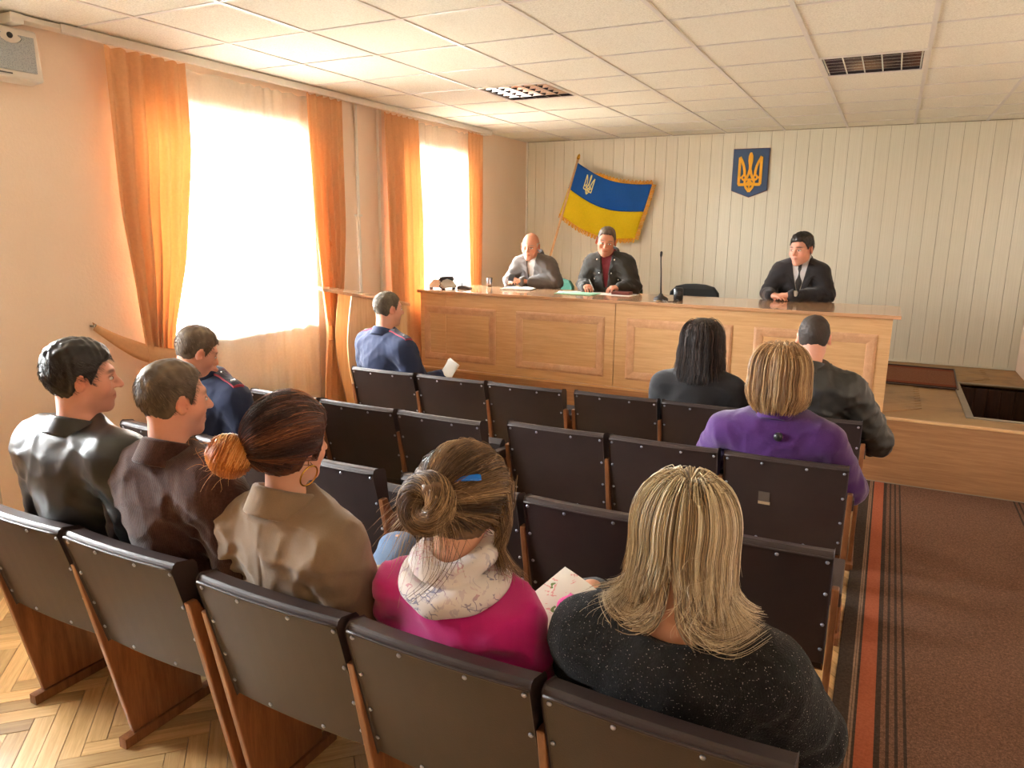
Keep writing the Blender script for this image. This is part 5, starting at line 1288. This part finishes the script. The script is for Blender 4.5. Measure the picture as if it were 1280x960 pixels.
def visitor_chair(x, y, mat, label):
    o = thing('visitor_chair', label, 'chair', (x, y, ZS), PI, 'padded chairs behind the presidium table')
    if 'b' not in VCH:
        hw = .245; out = [(-hw+.0, .50), (-hw-.005, .62), (-hw+.01, .72), (-hw+.06, .775), (-.1, .795), (0, .80), (.1, .795), (hw-.06, .775), (hw-.01, .72), (hw+.005, .62), (hw, .50), (hw-.04, .47), (-hw+.04, .47)]
        n = len(out); v = []
        for yy, s_ in ((-.22, .93), (-.235, 1.0), (-.265, 1.0), (-.28, .93)):
            v += [(x_*s_, yy-.10*((z_-.47)/.33)*.5-.04*(1-(x_/hw)**2)*1., .63+(z_-.63)*s_) for x_, z_ in out]
        f = [(i*n+j, i*n+(j+1) % n, (i+1)*n+(j+1) % n, (i+1)*n+j) for i in range(3) for j in range(n)]+[tuple(range(n))[::-1], tuple(range(3*n, 4*n))]
        VCH['b'] = MB().add(v, f); so = [(-.24, -.20), (.24, -.20), (.25, .15), (.20, .23), (-.20, .23), (-.25, .15)]
        VCH['s'] = MB().prism(so, 2, .40, .46)
    MB().add(VCH['b'].v, VCH['b'].f).obj('backrest', mat, o, smooth=False, bevel=.012); MB().add(VCH['s'].v, VCH['s'].f).obj('seat', mat, o, bevel=.015)
    for sx_ in (-1, 1):
        MB().tube([(sx_*.20, .20, .40), (sx_*.22, .24, .0)], .012, 8).obj('leg', M['black'], o, smooth=True)
        MB().tube([(sx_*.20, -.20, .40), (sx_*.21, -.30, .0)], .012, 8).obj('leg', M['black'], o, smooth=True)
        MB().tube([(sx_*.16, -.16, .40), (sx_*.16, -.24, .46), (sx_*.16, -.285, .66)], .010, 8).obj('back_strut', M['black'], o, smooth=True)
GRN = cloth_mat('green_upholstery', sr(62, 112, 92), .85, 300, .2); DGR = cloth_mat('dark_green_upholstery', sr(44, 62, 52), .85, 300, .2); BLU = cloth_mat('black_upholstery', sr(36, 38, 38), .8, 300, .2)
visitor_chair(.95, 4.22, GRN, 'green padded chair under the bald man at the table')
visitor_chair(1.70, 4.20, DGR, 'dark green padded chair under the man in the dark jacket')
visitor_chair(2.46, 4.18, BLU, 'empty black padded chair behind the tall microphone')
visitor_chair(3.45, 4.24, BLU, 'black padded chair under the man in the dark suit')

# bald man in grey
HB = dict(seat=.46, hs=1.08)
def seatman(label, ox, oy, headw, spec, skin, top, mat, gk, collar, stub, wedge):
    spec = dict(dict(seat=.47, hs=1.08, handz=(.70, .90), neck=None), **spec)
    c = np.array([-(headw[0]-ox), oy-headw[1], headw[2]-ZS]); spec['neck'] = tuple(c+np.array(spec.pop('noff', (0, -.10, -.125))))
    spec['head'] = tuple(c); G0 = figure(spec)
    gk = dict(gk); gk['cut'] = vwedge(G0, *(wedge[:2]), G0.N[2]+wedge[2], G0.N[2]+wedge[3])
    return person(label, (ox, oy, ZS), PI, headw, spec, skin, top, mat, M['blacktrouser'], gk, .0054, .0085, collar, stub)
r, G = seatman('bald man in a grey jacket behind the table, holding a dark phone', .95, 4.17, (.955, 3.92, 1.640),
    dict(hrot=(10, 10, -4), sw=.165, w=.95, nw=.98, jaw=1.0, brow=(.30, .22, .17), elbow={1: (.25, .18, .79), -1: (-.25, .18, .79)}, wrist={1: (.19, .32, .805), -1: (.03, .33, .800)},
         hfwd={1: (-.75, .55, .15), -1: (.80, .50, .15)}, hup={1: (-.2, .3, 1), -1: (.2, .3, 1)}, curl={1: .9, -1: .7}), RD, 'grey_jacket', GREYJ,
    dict(f=.020, wr=.007, ws=22, fat=1.2, seed=2, neck=.05), None, .15, (.008, .052, -.30, .04))
sdf_obj('shirt', shirt_fn(G, .05, .09, G.N[2]-.34, G.N[2]+.0, .008), (-.3, -.2, float(G.N[2])-.4), (.3, .4, float(G.N[2])+.1), .007, cloth_mat('pale_striped_shirt', sr(170, 160, 150), .85, 300, .1), r)
j = kid(r, 'grey_jacket'); CL = cloth_mat('dark_grey_collar', sr(78, 72, 70), .85, 300, .2)
sdf_obj('collar', collar_fn(G, h=.030, R=.085, Ry=.090, th=.009, open_=.9, off=(0, -.0, .035)), (-.2, -.3, float(G.N[2])-.1), (.3, .3, float(G.N[2])+.15), .006, CL, j)
for k in (-1, 1): lapel(G, j, CL, k, [(.060, .02), (.115, .0), (.135, -.07), (.10, -.10), (.03, -.28), (.015, -.27)], f=.022)
hl = dict(back=-.050, side=.0, front=.2, fy=.02)
def thin(q, d): return smax(d, np.minimum(.028-(q[:, 2]-.0)*1., 9)*-1, .006)
h = hairmesh(r, G, hair_cap_fn(G, .0035, .001, dict(back=-.055, side=.0, front=.02, fy=.02), lambda q, d: smax(d, q[:, 2]-.040, .01)), hair_mat('white_grey_fringe', [(0, sr(150, 132, 116)), (1, sr(206, 190, 174))], .6)); eyes(r, G)
BALD = G
# man in the dark olive jacket
r, G = seatman('man in a dark jacket over a maroon knit behind the table, writing', 1.76, 4.12, (1.757, 3.87, 1.700),
    dict(hrot=(18, 12, -7), sw=.168, w=.98, nw=1.08, jaw=1.08, brow=(.16, .11, .08), elbow={1: (.245, .15, .79), -1: (-.245, .16, .79)}, wrist={1: (.165, .31, .785), -1: (-.165, .29, .785)},
         hfwd={1: (-.5, .8, .0), -1: (.62, .68, .0)}, hup={1: (.3, -.1, 1), -1: (-.3, -.1, 1)}, curl={1: .9, -1: .8}, noff=(0, -.10, -.145)), RD, 'olive_jacket', OLIVE,
    dict(f=.022, wr=.008, ws=22, fat=1.22, seed=6, neck=.05), None, .35, (.012, .058, -.28, .04))
sdf_obj('knit_top', shirt_fn(G, .05, .09, G.N[2]-.34, G.N[2]+.03, .010), (-.3, -.2, float(G.N[2])-.4), (.3, .4, float(G.N[2])+.12), .007, M['red_knit'], r)
j = kid(r, 'olive_jacket')
sdf_obj('collar', collar_fn(G, h=.030, R=.088, Ry=.092, th=.009, open_=1.0, off=(0, .0, .030)), (-.2, -.3, float(G.N[2])-.1), (.3, .3, float(G.N[2])+.15), .006, OLIVE, j)
for k in (-1, 1):
    lapel(G, j, OLIVE, k, [(.055, .02), (.125, -.01), (.105, -.09), (.045, -.17), (.025, -.16)], f=.024)
    lapel(G, j, OLIVE, k, [(.075, -.17), (.165, -.17), (.165, -.205), (.12, -.225), (.075, -.205)], f=.024).name = 'pocket_flap'
    for (x, z) in ((.12, -.205), (.085, -.02), (.060, -.145)):
        P_ = np.stack([np.full(75, k*x+G.N[0]), np.linspace(G.N[1]+.32, G.N[1], 75), np.full(75, z+G.N[2])], 1).astype(F32); i = int(np.argmax(torso(P_, G, .024) < .010))
        MB().lathe([(.0085, 0), (.007, .004), (.001, .005)], 12, Matrix.Translation(tuple(P_[i].tolist())) @ Matrix.Rotation(-PI/2, 4, 'X')).obj('snap_button', M['chrome'], j, smooth=True)
hl = dict(back=-.060, side=.002, front=.076, fy=.078, temple=.022)
h = hairmesh(r, G, hair_cap_fn(G, .0035, .0015, hl, topt=.008), HAIR_BROWN); short_strands(G, 'hair_strands', HAIR_BROWN, h, 900, hl, .010, .010, .0009, (0, .4, .3), 4, .0, .5); eyes(r, G)
MID = G
# man in the dark suit
r, G = seatman('man in a dark suit, white shirt and black tie with folded hands', 3.45, 4.17, (3.452, 3.93, 1.664),
    dict(hrot=(-24, 6, 0), sw=.158, w=.92, jaw=1.05, elbow={1: (.235, .15, .79), -1: (-.225, .15, .79)}, wrist={1: (.205, .315, .778), -1: (.025, .325, .785)},
         hfwd={1: (-.85, .35, .0), -1: (.95, .12, .02)}, hup={1: (0, .1, 1), -1: (0, .1, 1)}, curl={1: .5, -1: .7}), PK, 'suit_jacket', SUIT,
    dict(f=.018, wr=.006, ws=18, fat=1.15, seed=4, neck=.05), None, .25, (.010, .070, -.26, .04))
sdf_obj('shirt', shirt_fn(G, .05, .085, G.N[2]-.34, G.N[2]+.0, .008), (-.3, -.2, float(G.N[2])-.4), (.3, .4, float(G.N[2])+.1), .007, M['shirtw'], r)
sdf_obj('shirt_collar', collar_fn(G, h=.022, R=.070, Ry=.072, th=.006, open_=.25, off=(0, .006, .042), flare=.0), (-.2, -.3, float(G.N[2])-.1), (.3, .3, float(G.N[2])+.15), .005, M['shirtw'], r)
j = kid(r, 'suit_jacket')
sdf_obj('collar', collar_fn(G, h=.024, R=.086, Ry=.088, th=.007, open_=1.3, off=(0, -.004, .028)), (-.2, -.3, float(G.N[2])-.1), (.3, .3, float(G.N[2])+.15), .006, SUIT, j)
for k in (-1, 1): lapel(G, j, SUIT, k, [(.070, .02), (.110, -.0), (.128, -.08), (.112, -.09), (.03, -.26), (.008, -.26)], f=.022)
lapel(G, r, M['black'], 1, [(.020, .012), (-.020, .012), (-.013, -.018), (-.026, -.16), (.0, -.26), (.026, -.16), (.013, -.018)], th=.006, f=.010).name = 'necktie'
hl = dict(back=-.060, side=.006, front=.066, fy=.086, temple=.014, part=-.007)
h = hairmesh(r, G, hair_cap_fn(G, .006, .003, hl, topt=.014), HAIR_DARK); short_strands(G, 'hair_strands', HAIR_DARK, h, 900, hl, .018, .014, .0010, (.5, .4, .1), 4, .1, .6, .3); eyes(r, G)
for k, nm in ((-1, 'cuff'), (1, 'cuff')):
    d = G.W[k]-G.E[k]; d /= np.linalg.norm(d); a = G.W[k]-d*.01
    MB().tube([tuple(a-d*.02), tuple(a+d*.016)], [.042, .040], 16).obj(nm, M['shirtw'], r, smooth=True)
d = G.HF[-1]/np.linalg.norm(G.HF[-1]); a = G.W[-1]+d*.012
wt = MB().tube([tuple(a-d*.008), tuple(a+d*.008)], [.0335, .0335], 16).obj('wrist_watch', M['gold'], r, smooth=True)
MB().lathe([(.016, 0), (.016, .006), (.001, .008)], 16, Matrix.Translation(tuple(a+np.array([0, 0, .031])))).obj('watch_face', M['gold'], wt, smooth=True)
SUITG = G

# ------------------------------------------------------------------ things on and near the table
def place(o, x, y, rz=0, z=TZ+.0005): o.location = (x, y, z); o.rotation_euler = (0, 0, rz); return o
o = place(thing('desk_telephone', 'pale grey desk telephone at the left end of the presidium table', 'telephone'), .285, 3.36, -.25)
MB().prism([(-.11, .012), (.11, .012), (.112, .03), (.045, .088), (-.035, .095), (-.105, .035)], 1, -.09, .09).obj('body', M['greyplastic'], o, bevel=.008)
for x in (-.085, .085):
    for y in (-.07, .07): MB().box(x-.015, x+.015, y-.012, y+.012, 0, .013).obj('foot', M['black'], o)
MB().tube([(.055, -.085, .082), (.058, -.07, .100), (.062, 0, .108), (.058, .07, .100), (.055, .085, .082)], [.018, .021, .013, .021, .018], 10).obj('handset', M['black'], o, smooth=True)
MB().tube([(.07, -.095, .08)]+[(.085+.012*math.cos(i*1.3), -.10-.004*i*.3, .075-.0055*i+.006*math.sin(i*1.3)) for i in range(11)]+[(.09, -.09, .012)], .004, 6).obj('cord', M['black'], o, smooth=True)
for i in range(12): MB().box(-.078+.024*(i % 3), -.062+.024*(i % 3), -.045+.026*(i//3), -.027+.026*(i//3), .0, .005).obj('key', M['darkgrey'], o).matrix_local = Matrix.Translation((-.015, 0, .062+.0)) @ Matrix.Rotation(-.72, 4, 'Y')
o = place(thing('microphone_base', 'low dark microphone base with a short stub beside the telephone', 'microphone'), .49, 3.42, .3)
MB().prism([(-.06, .0), (.075, .0), (.07, .012), (.01, .034), (-.045, .034), (-.062, .016)], 1, -.045, .045).obj('base', M['darkgrey'], o, bevel=.008)
MB().tube([(-.02, 0, .03), (-.02, 0, .055), (-.015, 0, .078)], [.010, .007, .003], 10).obj('stub', M['darkgrey'], o, smooth=True)
GL = NT('clear_glass'); GL.p.inputs['Transmission Weight'].default_value = 1.0; GL.col((.95, .96, .95)); GL.set(.03)
o = place(thing('drinking_glass', 'small drinking glass at the far left corner of the table', 'glass'), .56, 3.80)
MB().lathe([(.024, 0), (.026, .0), (.032, .09), (.030, .09), (.024, .006), (.001, .006)], 20).obj('tumbler', GL.m, o, smooth=True)
MB().lathe([(.001, .0065), (.0235, .0065), (.026, .035), (.001, .035)], 18).obj('tea', plain('brown_tea', sr(150, 90, 40), .1), o, smooth=True)
# open notebook
o = place(thing('open_notebook', 'open notebook with white pages before the bald man', 'notebook'), .955, 3.66, .12)
MB().box(-.15, .15, -.105, .105, 0, .004).obj('cover', M['black'], o)
for s_ in (-1, 1):
    pr_ = [(0, .004), (s_*.145, .004), (s_*.145, .012), (s_*.09, .020), (s_*.03, .022), (0, .014)]
    MB().prism(pr_, 1, -.10, .10).obj('page_block', M['paper'], o)
tag(o, 'open notebook with white pages before the bald man', 'notebook')
o = place(thing('green_folder', 'pale green folder lying under the writing man\'s papers', 'folder'), 1.62, 3.54, -.04)
MB().box(-.18, .18, -.12, .12, 0, .003).obj('cover', M['greenfile'], o); MB().box(-.17, .175, -.112, .115, .003, .005).obj('sheet', M['paper'], o); MB().box(-.18, .18, -.12, .12, .005, .0065).obj('flap', M['greenfile'], o)
for i, (x, y, a, lb) in enumerate(((1.80, 3.66, .15, 'white paper sheet under the writing man\'s hands'), (2.02, 3.64, -.1, 'white paper sheet under the dark red wallet'), (1.50, 3.62, .3, 'white paper sheet at the left edge of the green folder'))):
    b = MB(); nn_ = 6
    for q in range(nn_): b.box(-.105+.21*q/nn_, -.105+.21*(q+1)/nn_, -.145*.8, .145*.8, .0+.0004*i, .0012+.0004*i)
    place(tag(b.obj('paper_sheet', M['paper']), lb, 'paper', 'loose papers on the table'), x, y, a, TZ+.0005+(.008 if i == 0 and False else 0))
o = place(thing('wallet', 'dark red leather wallet lying on the papers', 'wallet'), 2.00, 3.66, -.05, TZ+.003)
MB().box(-.085, .085, -.05, .05, 0, .008).obj('lower_flap', M['maroon'], o, bevel=.003); MB().box(-.085, .085, -.05, .05, .0085, .026).obj('upper_flap', M['maroon'], o, bevel=.004)
# tall gooseneck microphone
o = place(thing('gooseneck_microphone', 'tall black gooseneck microphone standing near the table\'s middle seam', 'microphone'), 2.43, 3.40, 0)
MB().lathe([(.062, 0), (.062, .008), (.05, .020), (.022, .034), (.014, .05), (.001, .052)], 20).obj('base', M['darkgrey'], o, smooth=True)
MB().tube([(0, 0, .045), (-.004, .0, .12), (-.008, .0, .22), (-.012, -.01, .32), (-.010, -.02, .36)], [.008, .006, .005, .005, .005], 10).obj('gooseneck', M['black'], o, smooth=True)
MB().tube([(-.010, -.02, .355), (-.009, -.022, .37), (-.007, -.026, .395), (-.006, -.028, .402)], [.006, .010, .010, .004], 12).obj('capsule', M['black'], o, smooth=True)
MB().tube([(.03, -.05, .006), (.06, -.12, .005), (.10, -.17, .005), (.16, -.16, .005), (.17, -.06, .005), (.12, .04, .005)], .0035, 8).obj('cable', M['black'], o, smooth=True)
o = place(thing('desk_speaker', 'short black cylinder with a ring beside the tall microphone', 'speaker'), 2.56, 3.47, .4)
MB().lathe([(.036, 0), (.040, .004), (.040, .09), (.034, .10), (.001, .102)], 20).obj('case', M['black'], o, smooth=True)
MB().lathe([(.020, 0), (.018, .004), (.008, .003), (.001, .004)], 16, Matrix.Translation((0, -.039, .055)) @ Matrix.Rotation(PI/2, 4, 'X')).obj('lens_ring', M['darkgrey'], o, smooth=True)
# phone in the bald man's hands, pen in the writer's hand
def tow(P0, ox, oy): return (ox-P0[0], oy-P0[1], ZS+P0[2])
o = thing('mobile_phone', 'dark mobile phone in the bald man\'s hands', 'phone', tow((.120, .415, .838), .95, 4.17)); o.rotation_euler = (.5, .1, .35)
MB().box(-.028, .028, -.058, .058, -.005, .005).obj('case', M['darkgrey'], o, bevel=.003); MB().box(-.024, .024, -.045, .05, .005, .0056).obj('screen', M['black'], o)
o = thing('pen', 'pale pen in the writing man\'s right hand', 'pen', tow((.085, .375, .80), 1.76, 4.12)); o.rotation_euler = (.5, -.35, .2)
MB().tube([(0, 0, -.06), (0, 0, -.045), (0, 0, .06), (0, 0, .072)], [.001, .0042, .0042, .003], 8).obj('barrel', M['shirtw'], o, smooth=True); MB().tube([(0, .005, .025), (0, .006, .068)], .0012, 6).obj('clip', M['chrome'], o, smooth=True)

# ------------------------------------------------------------------ trident strokes (unit box, u right, v down)
def tri_strokes():
    a = lambda c, r, t0, t1, n=16: [(c[0]+r[0]*math.cos(t), c[1]+r[1]*math.sin(t)) for t in np.linspace(t0, t1, n)]
    S = []
    for s_ in (-1, 1):
        m = lambda L: [(.5+s_*x, y) for x, y in L]
        S.append((m([(.385, .13), (.385, .79)]), .075))                       # outer upright
        S.append((m([(.40, .79), (.20, .79)]), .075))                         # foot
        S.append((m([(.385, .12), (.30, .23), (.235, .34), (.195, .46), (.185, .58)]), .070))
        S.append((m(a((.205, .62), (.062, .055), 0, 2*PI, 20)), .052))
        S.append((m([(.27, .62), (.37, .62)]), .055))
        S.append((m([(.02, .44), (.045, .53), (.09, .61), (.16, .69), (.165, .76), (.12, .86), (.0, .965)]), .068))
        S.append((m([(.16, .69), (.02, .66), (-.13, .80)]), .05))
    S.append(([(.5, .02), (.5, .10), (.5, .22), (.5, .34), (.5, .47)], (.05, .125, .135, .085, .075)))
    S.append(([(.30, .79), (.70, .79)], .060)); S.append(([(.5, .70), (.5, .95)], .055))
    return [(p_, tuple(x*1.28 for x in w_) if hasattr(w_, '__len__') else w_*1.28) for p_, w_ in S]
def ribbon(pts, w, maps, th, mb):
    """flat stroke through pts in unit space; maps(u,v,h) -> 3D point."""
    n = len(pts); w = [w]*n if not hasattr(w, '__len__') else w; asp = .72; L = []; R_ = []
    for i in range(n):
        a, b = pts[max(i-1, 0)], pts[min(i+1, n-1)]; dx, dy = (b[0]-a[0])*asp, (b[1]-a[1]); l = math.hypot(dx, dy)+1e-9; nx, ny = -dy/l, dx/l
        L.append((pts[i][0]+nx*w[i]/2/1.0, pts[i][1]+ny*w[i]/2*asp)); R_.append((pts[i][0]-nx*w[i]/2, pts[i][1]-ny*w[i]/2*asp))
    v = [maps(*p, th) for p in L]+[maps(*p, th) for p in R_]+[maps(*p, 0) for p in L]+[maps(*p, 0) for p in R_]; f = []
    for i in range(n-1): f += [(i, i+1, n+i+1, n+i), (i, 2*n+i, 2*n+i+1, i+1), (n+i, n+i+1, 3*n+i+1, 3*n+i)]
    f += [(0, n, 3*n, 2*n), (n-1, 3*n-1, 4*n-1, 2*n-1)]
    mb.add(v, f)
# coat of arms on the back wall
o = thing('wall_emblem', 'blue shield with a gold trident on the panelled wall', 'emblem', (2.682, YB-.0125, 2.20))
ew, eh = .185, .475
sh_ = [(-ew, .465), (ew, .465), (ew, .035), (0, -.035), (-ew, .035)]
MB().prism([(x, z) for x, z in sh_], 1, -.022, -.001).obj('shield', M['embblue'], o, bevel=.003)
er = MB()
rim = [(x*1.02, .215+(z-.215)*1.02) for x, z in sh_]
er.prism(rim, 1, -.010, -.0012); er.obj('rim', M['maroon'], o)
b = MB(); k_ = 0
for pts, w in tri_strokes():
    k_ += 1; ribbon(pts, w, lambda u, v_, h: (-.145+.29*u, -.022-(h*(1.0+.02*k_)), .435-.43*v_), .008, b)
b.obj('trident', M['embgold'], o)
# flag on its staff
o = thing('flag', 'blue and yellow flag with gold fringe on a wooden staff, spread on the wall', 'flag', (.36, 5.60, ZS))
fx, fy, fz = o.location
TL, TR, BLc, BR = (np.array(q) for q in ((.735, 5.60, 2.575), (1.62, 5.715, 2.31), (.550, 5.56, 1.985), (1.445, 5.70, 1.705)))
def cloth(s, t_, h=0.):
    p = (TL*(1-t_)+BLc*t_)*(1-s)+(TR*(1-t_)+BR*t_)*s; sag = math.sin(PI*min(1, s*1.02))*(.085+.02*t_)
    p = p+np.array([-.02*math.sin(PI*s)*(1-t_), 0, -sag]); p[1] += .016*math.sin(9*s+4*t_)*min(1, s*4)*(1-.5*s)+.010*math.sin(16*s-7*t_+1)*min(1, s*3)-.02*math.sin(PI*s)-h
    return tuple(p-np.array([fx, fy, fz]))
ns, nt_ = 48, 16
def panel(name, t0, t1, mat):
    v = [cloth(i/ns, t0+(t1-t0)*j/nt_) for i in range(ns+1) for j in range(nt_+1)]; f = [(i*(nt_+1)+j, (i+1)*(nt_+1)+j, (i+1)*(nt_+1)+j+1, i*(nt_+1)+j+1) for i in range(ns) for j in range(nt_)]
    q = MB().add(v, f).obj(name, mat, o, smooth=True); sd = q.modifiers.new('t', 'SOLIDIFY'); sd.thickness = .003; sd.offset = 0; return q
panel('blue_field', 0, .5, M['flagblue']); panel('yellow_field', .5, 1, M['flagyellow'])
b = MB()
for pts, w in tri_strokes():
    P2 = pts if len(pts) > 2 else [tuple(lerp(pts[0], pts[1], q)) for q in (0, .5, 1)]
    ribbon(P2, tuple(x*.85 for x in w) if hasattr(w, '__len__') else w*.8, lambda u, v_, h: cloth(.165+.15*u, .035+.38*v_, .006+h), .003, b)
b.obj('trident', M['pale'], o)
b = MB()
def tassel(p, d, n_):
    p, d = np.array(p), np.array(d); q = p+d
    w_ = np.array(n_)*.0075; b.add([tuple(p-w_), tuple(p+w_), tuple(q+w_*.8+[0, random.uniform(-.006, .006), 0]), tuple(q-w_*.8+[0, random.uniform(-.004, .004), 0]), tuple(p-w_+[0, .008, 0]), tuple(p+w_+[0, .008, 0]), tuple(q+w_*.6+[0, .006, 0]), tuple(q-w_*.6+[0, .006, 0])],
        [(0, 3, 2, 1), (4, 5, 6, 7), (0, 4, 7, 3), (1, 2, 6, 5), (3, 7, 6, 2), (0, 1, 5, 4)])
for i in range(75):
    s = i/74; tassel(cloth(s, 1.0, .002), (-.012+.004*math.sin(i*2), 0, -.048+.006*math.sin(i*1.7)), (.75, 0, -.12))
for i in range(50):
    t_ = i/49; tassel(cloth(1.0, t_, .002), (.048, 0, -.006+.004*math.sin(i)), (-.2, 0, -.62))
for i in range(56):
    s = .24+.76*i/55; f_ = min(1, (s-.24)*9); tassel(cloth(s, .0, .002), (.008, -.004, (.040+.008*math.sin(i*1.9))*f_), (.75, 0, -.1)); 
stuff(b.obj('fringe', M['fringe'], o))
bt = Vector((.20-fx, 5.45-fy, .012)); tp = Vector((.752-fx, 5.606-fy, 2.625-fz))
MB().tube([bt, tp], .014, 10).obj('staff', M['beech'], o, smooth=True)
MB().lathe([(.001, -.03), (.016, -.02), (.02, 0), (.014, .03), (.001, .045)], 14, Matrix.Translation(tp) @ (tp-bt).to_track_quat('Z', 'Y').to_matrix().to_4x4()).obj('finial', M['gold'], o, smooth=True)

# ------------------------------------------------------------------ papers held in the hall
t = NT('printed_brochure'); v = t.coord(); n1 = t.noise(v, 26, 3, .6, 1.0); n2 = t.noise(v, 17, 2); vo = t.n('TexVoronoi'); vo.inputs['Scale'].default_value = 60; t.l(v, vo.inputs['Vector'])
c_ = t.mix(t.math('GREATER_THAN', n1, .60), sr(236, 234, 226), sr(226, 170, 168)); c_ = t.mix(t.math('GREATER_THAN', n2, .66), c_, sr(110, 140, 80)); t.col(c_); t.set(.35, 0, .5); BRO = t.m
def leaf(name, w, h, curve, mat, th=.0015, n=10):
    v = []
    for s_ in (1, 0):
        for i in range(n+1):
            x = -w/2+w*i/n; z = curve*(4*(x/w)**2-1)*-.25*w
            v += [(x, -h/2, z+th*s_), (x, h/2, z+th*s_)]
    m_ = 2*(n+1); f = []
    for i in range(n): f += [(2*i, 2*i+2, 2*i+3, 2*i+1), (m_+2*i, m_+2*i+1, m_+2*i+3, m_+2*i+2), (2*i, m_+2*i, m_+2*i+2, 2*i+2), (2*i+1, 2*i+3, m_+2*i+3, m_+2*i+1)]
    f += [(0, 1, m_+1, m_), (2*n, m_+2*n, m_+2*n+1, 2*n+1)]
    return MB().add(v, f)
o = thing('brochure', 'open printed brochure on the lap of the woman in the magenta cardigan', 'brochure', (3.455, -.965, .775)); o.rotation_euler = (math.radians(20), math.radians(6), math.radians(-22))
for s_ in (-1, 1):
    q = leaf('page', .15, .21, .12, BRO).obj('page', BRO, o, smooth=False); q.location = (s_*.075, 0, 0); q.rotation_euler = (0, s_*-.12, 0)
o = thing('folded_paper', 'white folded paper held by the grey-haired officer', 'paper', (1.50, 1.53, .865)); o.rotation_euler = (math.radians(62), math.radians(20), math.radians(-20))
q = leaf('sheet', .11, .12, .1, M['paper']).obj('sheet', M['paper'], o); q = leaf('sheet', .10, .11, .2, M['paper']).obj('sheet', M['paper'], o); q.rotation_euler = (.15, 0, .1); q.location = (.004, 0, .006)
